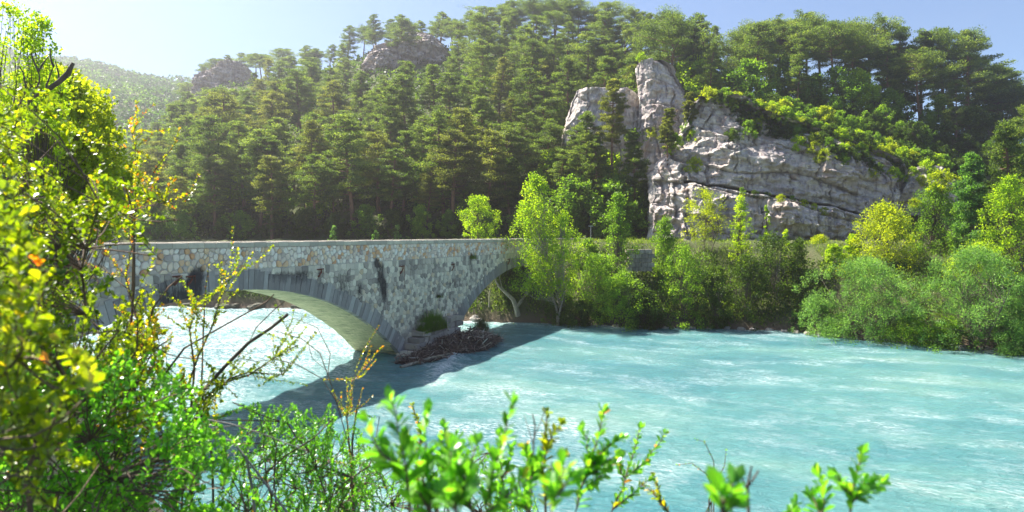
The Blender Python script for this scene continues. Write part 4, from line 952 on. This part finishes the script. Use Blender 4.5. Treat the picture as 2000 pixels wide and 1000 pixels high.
for p0, p1, r_ in (((3.8, -2.6, 1.7), (5.8, -1.2, 2.7), .06), ((7, -4.1, .2), (6.3, -3.9, 1.6), .07), ((8.2, -3.6, .3), (9.8, -3.2, 1.2), .08), ((-2.8, -2.6, .05), (2.5, -3.9, .3), .12), ((3, -3.8, .4), (5.2, -3.3, 1.5), .06)):
    mb = MB(); p0, p1 = np.array(p0), np.array(p1); mb.tube([p0, (p0 + p1) / 2 + rng.normal(0, .1, 3), p1], (r_, r_ * .9, r_ * .5), 6); obj('log', mb.build('log', M['bark_pale'], True), t)
rb = rng.normal(size=(60, 3)) * np.array([3.2, .6, .25]) + np.array([5, -2.6, .25]); rb[:, 2] = np.abs(rb[:, 2])
mb = MB()       # solid dark core of packed silt under the sticks
xs_ = np.linspace(-1.8, 10.4, 40); th_ = np.linspace(0, np.pi, 12); A, B = np.meshgrid(xs_, th_, indexing='ij')
hh = .15 + 1.05 * np.exp(-((A - 6.0) / 2.8) ** 2) + .25 * np.exp(-((A - 2) / 2.5) ** 2); ww = (.7 + 1.0 * np.exp(-((A - 6) / 5) ** 2)) * np.clip((10.4 - A) / 2, 0, 1) ** .5 * np.clip((A + 1.8) / 2, 0, 1) ** .5 + .01
v = np.stack([A, -1.5 - ww + ww * np.cos(B), -.1 + hh * np.sin(B) + .15 * fbm(A * 2, B * 2, seed=5)], -1)
obj('silt_core', mesh_np('silt_core', v.reshape(-1, 3), grid_faces(40, 12), M['drift'], False), t)
M['tuft'] = M['grass']
def tuft(label, tc, y, z0, rx, h, n_, mt, seed, name='grass_clump'):
    rng = np.random.default_rng(seed); c = np.stack([tc + rng.uniform(-rx, rx, n_), y + rng.normal(0, .22, n_), np.zeros(n_)], -1); hh = h * rng.uniform(.5, 1, n_) * (1 - ((c[:, 0] - tc) / rx / 1.15) ** 2)
    d = rng.normal(size=(n_, 3)) * .3 + np.array([0, 0, 1]); mb = MB(); s = np.array([.02, 0, 0]); 
    tip = c + d * hh[:, None]; mid = c + d * hh[:, None] * .55 + np.array([0, 0, .04])
    v = np.stack([c - s, c + s, mid + s * .8, mid - s * .8, tip], 1).reshape(-1, 3); v[:, 2] += z0; i = np.arange(n_)[:, None] * 5
    me = mesh_np(name, v, [i + np.array([[0, 1, 2, 3]]), i + np.array([[3, 2, 4]])], M[mt], False, {'tint': np.repeat(rng.random(n_) * .6, 5)})
    o = obj(name, me, None, (BX, BY, 0), math.atan2(BD[1], BD[0])); tag(o, label, 'grass')
tuft('round tuft of long green grass growing on the pier ledge', 4.6, -.75, 1.5, 1.9, 1.4, 2600, 'green', 1)
tuft('small grass tuft sprouting from a joint high in the bridge wall near the second arch', 12.6, -.12, 6.9, .3, .5, 160, 'green', 2)
tuft('tiny weed tuft in the pier masonry above the ledge', 6.6, -.12, 3.9, .3, .35, 120, 'dark', 3)
tuft('brown weedy growth hanging at the east nose of the driftwood heap', 9.6, -2.6, .8, .9, 1.5, 700, 'dark', 5)
# far side rocks under the first arch, their shade painted into the rock colour
M['shade_rock'] = bark_mat('painted_shade_rock', (.035, .04, .02), (.13, .12, .09), 3); bmm = [m_.copy() for m_ in bm_]
for m_ in bmm: m_.materials[0] = M['shade_rock']
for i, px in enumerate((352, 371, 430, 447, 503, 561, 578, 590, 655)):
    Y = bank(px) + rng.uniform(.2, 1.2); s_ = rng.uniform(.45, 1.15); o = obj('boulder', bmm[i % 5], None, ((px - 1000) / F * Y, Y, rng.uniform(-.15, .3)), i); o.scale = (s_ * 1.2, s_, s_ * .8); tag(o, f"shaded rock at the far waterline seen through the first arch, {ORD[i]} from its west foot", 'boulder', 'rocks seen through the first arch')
# ------------------------------------------------------------------ shrubs on the near bank
rngf = np.random.default_rng(2024)
LEAF2D = np.array([(0, 0, 0), (.28, .36, .07), (.42, .72, .06), (.0, 1.0, -.04), (-.42, .72, .06), (-.28, .36, .07)])   # across, along, lift
def leaf_mesh6(name, pos, d, nrm, l, wd, mat, tint):
    """folded oval leaves: pos n x 3 leaf bases, d direction, nrm up side"""
    d = d / (np.linalg.norm(d, axis=1)[:, None] + 1e-9); s = np.cross(d, nrm); s /= np.linalg.norm(s, axis=1)[:, None] + 1e-9; u = np.cross(s, d)
    l = np.asarray(l).reshape(-1, 1, 1); wd = np.asarray(wd).reshape(-1, 1, 1)
    v = pos[:, None] + s[:, None] * LEAF2D[None, :, 0:1] * wd + d[:, None] * LEAF2D[None, :, 1:2] * l + u[:, None] * LEAF2D[None, :, 2:3] * l
    i = np.arange(len(pos))[:, None] * 6
    return mesh_np(name, v.reshape(-1, 3), [i + np.array([[0, 1, 2, 3]]), i + np.array([[0, 3, 4, 5]])], mat, True, {'tint': np.repeat(tint, 6)})
def twig_leaves(pts, l, gap, rng, spread=.75, start=.1, tuft=True):
    """opposite pairs of leaves along a polyline; returns positions, directions, up sides, lengths"""
    pts = np.asarray(pts); seg = np.linalg.norm(np.diff(pts, axis=0), axis=1); cum = np.concatenate(([0], np.cumsum(seg))); T = cum[-1]
    s = np.arange(start * T, T, gap); s = s + rng.normal(0, gap * .15, len(s)); s = np.clip(s, 0, T)
    p = np.stack([np.interp(s, cum, pts[:, k]) for k in range(3)], -1)
    ax = pts[-1] - pts[0]; ax /= np.linalg.norm(ax) + 1e-9
    loc = np.stack([np.interp(np.minimum(s + .02, T), cum, pts[:, k]) - np.interp(np.maximum(s - .02, 0), cum, pts[:, k]) for k in range(3)], -1); loc /= np.linalg.norm(loc, axis=1)[:, None] + 1e-9
    P_, D_, U_, S_ = [], [], [], []
    for i in range(len(s)):
        r = np.cross(loc[i], rng.normal(size=3)); r /= np.linalg.norm(r) + 1e-9; q = np.cross(loc[i], r); base = q if i % 2 else r
        for sg in (1, -1):
            if rng.random() < .08: continue
            dd = base * sg * spread + loc[i] * rng.uniform(.5, 1.0) + rng.normal(0, .18, 3); P_.append(p[i]); D_.append(dd); U_.append(loc[i] + rng.normal(0, .3, 3)); S_.append(l * rng.uniform(.65, 1.15) * (1 - .35 * s[i] / T))
    if tuft:
        for _ in range(4): P_.append(pts[-1]); D_.append(ax + rng.normal(0, .45, 3)); U_.append(rng.normal(size=3)); S_.append(l * rng.uniform(.5, .8))
    return P_, D_, U_, S_
def curve(p0, p1, n_, rng, wob=.03, bow=None):
    t = np.linspace(0, 1, n_)[:, None]; L_ = np.linalg.norm(p1 - p0); p = p0 + (p1 - p0) * t
    b = rng.normal(0, wob, 3) * L_ if bow is None else np.asarray(bow, float)
    p = p + b * (4 * t * (1 - t)); p[1:-1] += rng.normal(0, wob * .22 * L_, (n_ - 2, 3)); return p

leafkit = {}
def kit(mat):
    if mat not in leafkit:
        ls = []
        for k, tn in enumerate((.1, .3, .45, .6, .78, .9, .98)):
            me = leaf_mesh6('leaf', np.zeros((1, 3)), np.array([[0, 1., 0]]), np.array([[0, 0, 1.]]), [1], [.5], M[mat], np.array([tn])); ls.append(me)
        leafkit[mat] = ls
    return leafkit[mat]
def tint_pick(rng, warm): return int(rng.choice(7, p=[.16, .22, .25, .20, .12, .04, .01] if not warm else [.10, .15, .2, .2, .17, .11, .07]))
def sprig(label, tip, foot, Y, leaf=.024, gap=.012, mat='box_green', sides=3, warm=0, seed=1, name='boxwood_sprig', Yf=None, stem='twig', extra=()):
    """an upright leafy stem seen from tip down to foot (photo pixels) rooted in the bank; each leaf its own part"""
    rng = np.random.default_rng(seed); Yf = Yf or Y * .97; top = P(*tip, Y); low = P(*foot, Yf); gr = low + np.array([rng.normal(0, .03), -.12, 0]); gr[2] = min(7.25, low[2] - .3)
    t = thing(name, label, 'shrub', gr); main = curve(low, top, 9, rng, .04); mb = MB()
    mb.tube(np.vstack([[gr], (gr + low)[None] / 2 + rng.normal(0, .02, 3), main]) - gr, np.linspace(.0028, .0011, 11) * (Y ** .5), 5)
    runs = [main]; hgt = np.linalg.norm(top - low)
    for k in range(sides):
        f = rng.uniform(.05, .6); o = main[int(f * 8)]; e = o + (top - low) * rng.uniform(.25, .5) + np.array([rng.choice((-1, 1)) * rng.uniform(.12, .3), rng.normal(0, .08), 0]) * hgt
        c = curve(o, e, 6, rng, .06); runs.append(c); mb.tube(c - gr, np.linspace(.003, .001, 6), 4)
    for (ex, ey) in extra:
        o = main[3]; c = curve(o, P(ex, ey, Y), 6, rng, .08); runs.append(c); mb.tube(c - gr, np.linspace(.003, .001, 6), 4)
    obj('stem', mb.build('stem', M[stem], True), t)
    lv = [a for c in runs for a in zip(*twig_leaves(c, leaf, gap, rng))]
    ks = kit(mat)
    for p, d, u, l in lv[:298]:
        d = Vector(d).normalized(); s = d.cross(Vector(u)).normalized(); u2 = s.cross(d); w_ = float(rng.uniform(.95, 1.35))
        o = obj('leaf', ks[tint_pick(rng, warm)], t); mt = Matrix(((s.x * l * w_, d.x * l, u2.x * l, p[0] - gr[0]), (s.y * l * w_, d.y * l, u2.y * l, p[1] - gr[1]), (s.z * l * w_, d.z * l, u2.z * l, p[2] - gr[2]), (0, 0, 0, 1))); o.matrix_local = mt
    return t

def mass(label, region, n_tw, Yr, leaf, mat, seed, name='boxwood_bush', tw=.24, rootpx=(60, 1250), lean=(.25, 0, .8), nmain=14, wfac=.8, bark='twig', thick=.012, tmean=.5, extra=()):
    """a dense bush: twig tips fill the outline given by region = [(py, px from, px to)]"""
    rng = np.random.default_rng(seed); ry = np.array([r[0] for r in region]); xa = np.array([r[1] for r in region]); xb = np.array([r[2] for r in region])
    wts = np.maximum(xb - xa, 1); pys = rng.choice(np.linspace(ry[0], ry[-1], 400), n_tw, p=(lambda q: q / q.sum())(np.interp(np.linspace(ry[0], ry[-1], 400), ry, wts)))
    pxs = np.interp(pys, ry, xa) + (np.interp(pys, ry, xb) - np.interp(pys, ry, xa)) * rng.random(n_tw) ** .85; Ys = rng.uniform(Yr[0], Yr[1], n_tw)
    keep = fbm(pxs / 60, pys / 60, seed=seed) > -.42; pxs, pys, Ys = pxs[keep], pys[keep], Ys[keep]
    root = P(rootpx[0], rootpx[1], sum(Yr) / 2); root[2] = 7.2; t = thing(name, label, 'bush', root); mb = MB(); mains = []
    for k in range(nmain):
        j = rng.integers(len(pxs)); e = P(pxs[j], pys[j], Ys[j]); c = curve(root + rng.normal(0, .08, 3) * np.array([1, 1, 0]), e, 14, rng, .05, bow=(rng.normal(-.1, .12), rng.normal(0, .1), rng.uniform(0, .15)))
        mains.append(c); mb.tube(c - root, np.linspace(thick, .0025, 14), 6)
    for r_ in extra:
        c = np.array([P(*q) for q in r_]); mains.append(c); mb.tube(np.vstack([root, c]) - root, np.linspace(thick, .003, len(c) + 1), 6)
    allm = np.vstack(mains); Pp, Dd, Uu, Ss = [], [], [], []
    for px, py, Y in zip(pxs, pys, Ys):
        tip = P(px, py, Y); d = np.array(lean) + rng.normal(0, .45, 3); d /= np.linalg.norm(d); b0 = tip - d * tw * rng.uniform(.6, 1.2); c = curve(b0, tip, 5, rng, .06)
        q = allm[np.argmin(((allm - b0) ** 2).sum(1) + .3 * np.maximum(allm[:, 2] - b0[2], 0))]
        cc_ = curve(q, b0, 5, rng, .08); mb.tube(np.vstack([cc_, c[1:]]) - root, np.linspace(.003, .0009, 9), 3)
        a = twig_leaves(c, leaf * 1.15, leaf * .42, rng)
        for x_, y_ in zip((Pp, Dd, Uu, Ss), a): x_ += y_
    obj('branches', mb.build('branches', M[bark], True), t).name = 'branch_work'
    Pp = np.array(Pp) - root; Ss = np.array(Ss); n_ = len(Pp); base = tmean + .18 * fbm(Pp[:, 0] * 3, Pp[:, 2] * 3, o=2, seed=seed)
    tn = np.clip(rng.normal(base, .17), 0, 1)
    obj('foliage', leaf_mesh6('foliage', Pp, np.array(Dd), np.array(Uu), Ss, Ss * wfac * rng.uniform(.8, 1.2, n_), M[mat], tn), t, kind='stuff')
    return t

# trees rooted on the near bank, beyond the bushes
zb = lambda x, y: 7.25 if y < float(near_edge(x)) else 7.25 - (y - float(near_edge(x))) * 1.0
def near_tree(label, px, top, Y, W, shape, mat, seed, base, **kw):
    x = (px - 1000) / F * Y; z0 = zb(x, Y) - .1; H = EYE - (top - HOR) / F * Y - z0
    place(leafy_meshes(seed, H, W, 'x', mat, shape=shape, base=base, **kw), 'broadleaf_tree', label, 'tree', (x, Y, z0), .6)
near_tree('full bright yellow green broadleaf tree rising behind the boxwood on the near bank', 120, 150, 14.5, 2.7, 'oval', 'yellow', 301, .5, thin=.6, nclump=300, per=90, leaf=(.10, .07), crad=.27, stems=1)
near_tree('thin tall tree with sparse olive leaves against the sky on the near bank', 15, 14, 9.5, 1.55, 'oval', 'fresh', 303, .48, nclump=80, per=45, leaf=(.05, .03), crad=.15, stems=1, thin=.35)
near_tree('slender tree top with sparse leaves beside the dead broken limb', 78, 34, 10, .85, 'dome', 'fresh', 304, .72, nclump=60, per=55, leaf=(.055, .035), crad=.14, stems=1, thin=.35)
t = thing('dead_tree', 'dark dead limb broken off at its end above the yellow green tree', 'dead tree', (P(20, 460, 9)[0], 9, 7.0)); r0_ = np.array([P(20, 460, 9)[0], 9, 7.0])
mb = MB(); mb.tube(np.array([r0_, P(5, 330, 9), P(30, 245, 9), P(62, 190, 9), P(90, 178, 9), P(115, 160, 9), P(132, 145, 9), P(143, 123, 9)]) - r0_, (.022, .02, .02, .026, .03, .034, .04, .02), 8)
obj('limb', mb.build('limb', M['bark'], True), t); mb = MB()
for a, b_ in (((62, 190), (75, 140)), ((75, 140), (60, 100)), ((75, 140), (95, 110)), ((30, 245), (45, 190)), ((90, 178), (105, 130)), ((105, 130), (98, 95)), ((45, 190), (38, 130)), ((115, 160), (108, 120))): mb.tube(curve(P(*a, 9) - r0_, P(*b_, 9) - r0_, 5, rngf, .06), (.018, .007), 4)
obj('twigs', mb.build('twigs', M['bark'], True), t).name = 'dead_twig'

mass('tall boxwood bush with glossy yellow and olive leaves filling the west edge of the bank', [(175, 30, 90), (250, -60, 150), (300, -80, 200), (380, -80, 225), (405, -80, 190), (440, -80, 90), (500, -80, 130), (530, -80, 190), (560, -80, 245), (600, -80, 270), (680, -80, 280), (760, -80, 300), (800, -80, 300)], 580, (2.1, 3.6), .027, 'box', 1, rootpx=(20, 1250), tmean=.5)
mass('blurred near boxwood spray with big glossy leaves at the western edge', [(330, -120, 30), (450, -120, 70), (600, -120, 130), (800, -120, 170), (900, -120, 120)], 120, (1.1, 1.7), .026, 'box', 2, rootpx=(-60, 1400), tw=.16, nmain=6, tmean=.47)
mass('vivid green boxwood bush low on the bank under the olive one', [(690, -60, 330), (760, -60, 380), (820, -80, 420), (900, -80, 455), (1010, -80, 450)], 560, (1.9, 3.1), .022, 'box_green', 3, rootpx=(120, 1300), tw=.2, tmean=.47)
mass('reaching boxwood branches with copper tips over the first arch', [(475, 292, 330), (500, 270, 300), (560, 230, 300), (620, 235, 305), (690, 240, 360), (740, 280, 410), (790, 330, 440)], 80, (2.6, 3.2), .024, 'box', 4, rootpx=(180, 1300), tw=.22, nmain=6, tmean=.6, thick=.006,
     extra=([(230, 900, 3), (300, 760, 3), (360, 680, 3), (430, 640, 3), (520, 590, 3.1), (535, 575, 3.1)], [(250, 700, 2.9), (262, 560, 2.9), (262, 470, 2.9), (255, 400, 3.0), (240, 345, 3)], [(270, 700, 2.9), (300, 600, 2.9), (330, 560, 2.9), (355, 540, 2.9)]))
def spray(label, tips, Y, leaf, mat, seed, root, gap=.5, tw=.12, tmean=.6, bark='twig', name='boxwood_branch', rad=(.006, .0015), extra_runs=(), rootY=None):
    """one long branch: tips = list of polylines in photo pixels; leaves grow along the last part"""
    rng = np.random.default_rng(seed); r0 = P(*root, rootY or Y); r0[2] = min(r0[2], 7.25); t = thing(name, label, 'branch', r0); mb = MB(); A = ([], [], [], [])
    for ln, lf in tips:
        p = np.array([P(q[0], q[1], Y) for q in ln]); p[1:-1] += rng.normal(0, .008, (len(p) - 2, 3)); full = np.vstack([r0, p]) if lf != 2 else p
        mb.tube(full - r0, np.linspace(rad[0], rad[1], len(full)), 5)
        if lf:
            for x_, y_ in zip(A, twig_leaves(p, leaf, leaf * gap, rng)): x_ += y_
            for k in range(int(len(p) * 3 * (lf != 3))):
                i = rng.integers(1, len(p)); e = p[i] + rng.normal(0, tw * .7, 3) + np.array([0, 0, tw * .6]); c = curve(p[i], e, 4, rng, .05); mb.tube(c - r0, (.0015, .0007), 3)
                for x_, y_ in zip(A, twig_leaves(c, leaf * .9, leaf * gap, rng)): x_ += y_
    obj('stem', mb.build('stem', M[bark], True), t)
    if A[0]:
        n_ = len(A[0]); Ss = np.array(A[3]); obj('foliage', leaf_mesh6('foliage', np.array(A[0]) - r0, np.array(A[1]), np.array(A[2]), Ss, Ss * .75, M[mat], np.clip(rng.normal(tmean, .22, n_), 0, 1)), t, kind='stuff')
    return t
spray('olive leaved boxwood branch reaching up before the crown of the first arch', [([(350, 800), (385, 700), (415, 640), (430, 580), (450, 545)], 1), ([(380, 720), (372, 650), (378, 600)], 1)], 2.9, .022, 'box', 11, (330, 1150))
spray('thin boxwood branch with copper leaves reaching along the forest edge', [([(232, 900), (262, 760), (268, 640), (250, 540), (255, 480), (262, 420), (285, 390), (320, 400), (350, 385), (362, 395)], 1), ([(262, 470), (268, 380), (262, 290), (258, 262)], 1), ([(262, 420), (300, 330), (335, 290), (350, 255)], 3)], 3.0, .022, 'box', 12, (240, 1150), tmean=.7, rad=(.0036, .0011))
spray('long leafy boxwood branch lying across the shaded water', [([(300, 880), (380, 800), (430, 752), (480, 730), (530, 700), (578, 676)], 1), ([(400, 790), (450, 740), (490, 720), (550, 732)], 1)], 2.7, .02, 'box', 13, (240, 1150), tmean=.35)
spray('thin upright twig with tiny copper leaves at the water by the pier shadow', [([(690, 1000), (684, 900), (688, 820), (692, 740)], 1), ([(688, 860), (700, 800), (708, 760)], 3)], 2.9, .014, 'box', 14, (690, 1200), tmean=.72, name='leafy_twig')
spray('thin twig with sparse orange leaves before the first arch', [([(415, 900), (400, 760), (398, 650), (405, 560), (408, 520)], 3)], 3.0, .016, 'box', 15, (420, 1150), tmean=.85, name='leafy_twig', gap=1.6)
def bare(label, runs, Y, root, bark, name, rad=.01, rootY=None):
    rng = np.random.default_rng(len(label)); r0 = P(*root, rootY or Y); r0[2] = min(r0[2], 7.25); t = thing(name, label, 'branch', r0)
    for k, (ln, ra, rb_) in enumerate(runs):
        p = np.array([P(q[0], q[1], Y) for q in ln]); p = np.vstack([[r0], p]) if k == 0 else p; mb = MB(); mb.tube(p - r0, np.linspace(ra, rb_, len(p)), 6)
        if k == 0:
            obj('stem', mb.build('stem', M[bark], True), t)
        else: obj('side_branch', mb.build('side_branch', M[bark], True), t)
bare('snapped bare brown branch pointing up at the first arch', [([(380, 830), (400, 760), (440, 715), (485, 670), (530, 640), (562, 614)], .009, .007), ([(485, 672), (500, 640), (530, 610), (556, 588)], .003, .002), ([(440, 715), (470, 700), (500, 706), (530, 702)], .002, .001)], 2.8, (360, 1200), 'bark', 'bare_branch')
bare('arching bare bramble stems before the sunlit water', [([(690, 900), (650, 760), (625, 690), (590, 662), (535, 645)], .0025, .0015), ([(640, 735), (645, 690), (620, 640), (575, 622), (555, 628)], .002, .001), ([(530, 700), (580, 712), (630, 740), (660, 790)], .002, .0015), ([(600, 665), (610, 700), (640, 725)], .0015, .001)], 2.8, (700, 1200), 'twig', 'bramble_stem')
bare('pale grey bare twigs arching over the green shrub', [([(560, 1000), (500, 920), (455, 862), (395, 848), (330, 850)], .005, .002), ([(480, 890), (492, 950), (498, 1000)], .005, .005), ([(380, 815), (450, 828), (520, 850), (600, 882)], .003, .0015), ([(390, 845), (420, 835), (480, 830)], .0025, .0012)], 2.4, (570, 1200), 'twig_grey', 'bare_twig')
bare('dark bare stems at the foot of the privet shrub', [([(540, 1000), (535, 930), (540, 870), (520, 830)], .004, .0015), ([(538, 960), (560, 900), (590, 860)], .002, .001), ([(640, 1000), (660, 930), (690, 890), (730, 850)], .003, .001)], 2.5, (545, 1200), 'twig', 'bare_twig')
mass('light green small leaved shrub with airy twigs under the pier shadow', [(790, 470, 640), (815, 445, 720), (860, 450, 740), (920, 445, 750), (1010, 440, 750)], 330, (2.5, 3.3), .017, 'box_green', 21, name='privet_shrub', tw=.22, rootpx=(590, 1300), lean=(.1, 0, 1), nmain=9, wfac=.6, thick=.005, tmean=.47)
mass('sparse grey green shrub tips behind the big near sprigs', [(850, 860, 930), (890, 780, 1000), (940, 740, 1040), (1010, 720, 1060)], 100, (2.6, 3.2), .016, 'box_green', 22, name='privet_shrub', tw=.2, rootpx=(880, 1300), lean=(.0, 0, 1), nmain=7, wfac=.6, thick=.004, tmean=.5)
# near sprigs, each leaf apart
S = [('tall bright plume sprig between the second plume and the leaning one', (868, 838), (880, 1010), 1.25, .02, 'box_green', 2, 0),
     ('bushy pale green sprig just behind the leaning one', (975, 850), (985, 1010), 1.5, .019, 'box_green', 3, 0),
     ('dense green sprig filling the gap below the dry seed head twig', (1030, 890), (1035, 1010), 1.2, .02, 'box_green', 3, 0),
     ('blurred bright green sprig standing apart beside the privet, tip bent like a plume', (765, 785), (800, 1010), .95, .024, 'box_green', 1, 0),
     ('thick blurred green sprig second from the privet shrub', (830, 815), (842, 1010), 1.0, .026, 'box_green', 3, 0),
     ('short copper tipped sprig between the first two green plumes', (806, 792), (815, 900), 2.0, .015, 'box', 1, 1),
     ('broad leaved bright sprig low before the second plume', (880, 880), (895, 1010), .85, .026, 'box_green', 2, 0),
     ('tall bright sprig with round yellow green leaves leaning east', (1002, 792), (940, 1010), 1.0, .022, 'box_green', 1, 0),
     ('short green sprig in the gap under the tall leaning one', (930, 870), (925, 1010), 1.0, .024, 'box_green', 2, 0),
     ('slim upright dark green sprig beside the dry twig', (1068, 806), (1066, 1010), 1.35, .018, 'box', 3, 0),
     ('dense glossy dark green sprig with coppery heart, fanned wide', (1178, 806), (1120, 1010), 1.3, .019, 'box_green', 5, 1),
     ('low broad leaved sprig before the glossy fanned one', (1100, 915), (1075, 1010), .85, .022, 'box_green', 2, 1),
     ('thin long stemmed sprig with a reddish tip east of the glossy fan', (1250, 836), (1190, 1010), 1.7, .017, 'box_green', 3, 1),
     ('spindly sprig with tiny leaves between the reddish tip and the bare twig', (1278, 930), (1310, 1010), 1.8, .014, 'box', 1, 1),
     ('blurred green leaves at the base of the brown spike', (1432, 945), (1410, 1010), .8, .024, 'box_green', 3, 0),
     ('small upright sprig beside the pointed glossy one', (1600, 930), (1604, 1010), 1.15, .02, 'box_green', 1, 0),
     ('pointed glossy sprig near the eastern end with a dark side shoot', (1684, 888), (1660, 1010), 1.1, .019, 'box_green', 3, 0),
     ('little leafy tip just rising above the bank edge', (1555, 985), (1550, 1020), 1.2, .016, 'box_green', 1, 0)]
for i, (lab, tp_, ft, Y, lf, mt, sd, wm) in enumerate(S):
    ex = [(1718, 945)] if 'pointed glossy sprig' in lab else ()
    sprig(lab, tp_, ft, Y, lf * 1.6, lf * .36, mt, sd, wm, 400 + i, extra=ex)
bare('dry brown seed head twig standing among the sprigs', [([(1035, 1000), (1040, 900), (1045, 830), (1040, 808)], .0025, .0012), ([(1045, 850), (1058, 820), (1062, 806)], .001, .0006), ([(1042, 870), (1030, 830), (1024, 812)], .001, .0006)], 1.3, (1035, 1200), 'twig', 'dry_twig')
bare('brown leafless spike with blunt tips before the turquoise water', [([(1462, 1000), (1460, 950), (1468, 910)], .003, .0014), ([(1460, 960), (1448, 930), (1442, 915)], .0016, .001), ([(1462, 950), (1478, 925), (1482, 918)], .0016, .001)], 1.0, (1462, 1200), 'twig', 'dry_twig')
spray('wispy rose twigs with tiny leaves rising from the bank edge', [([(1375, 1010), (1390, 965), (1375, 930), (1352, 905), (1322, 908)], 3), ([(1385, 975), (1400, 940), (1392, 900), (1372, 870), (1358, 858)], 3), ([(1395, 950), (1412, 910), (1418, 880)], 3), ([(1390, 960), (1420, 935), (1440, 925)], 3)], 2.2, .009, 'box_green', 44, (1380, 1200), gap=1.6, name='wild_rose_twig', rad=(.003, .0008), tmean=.7)
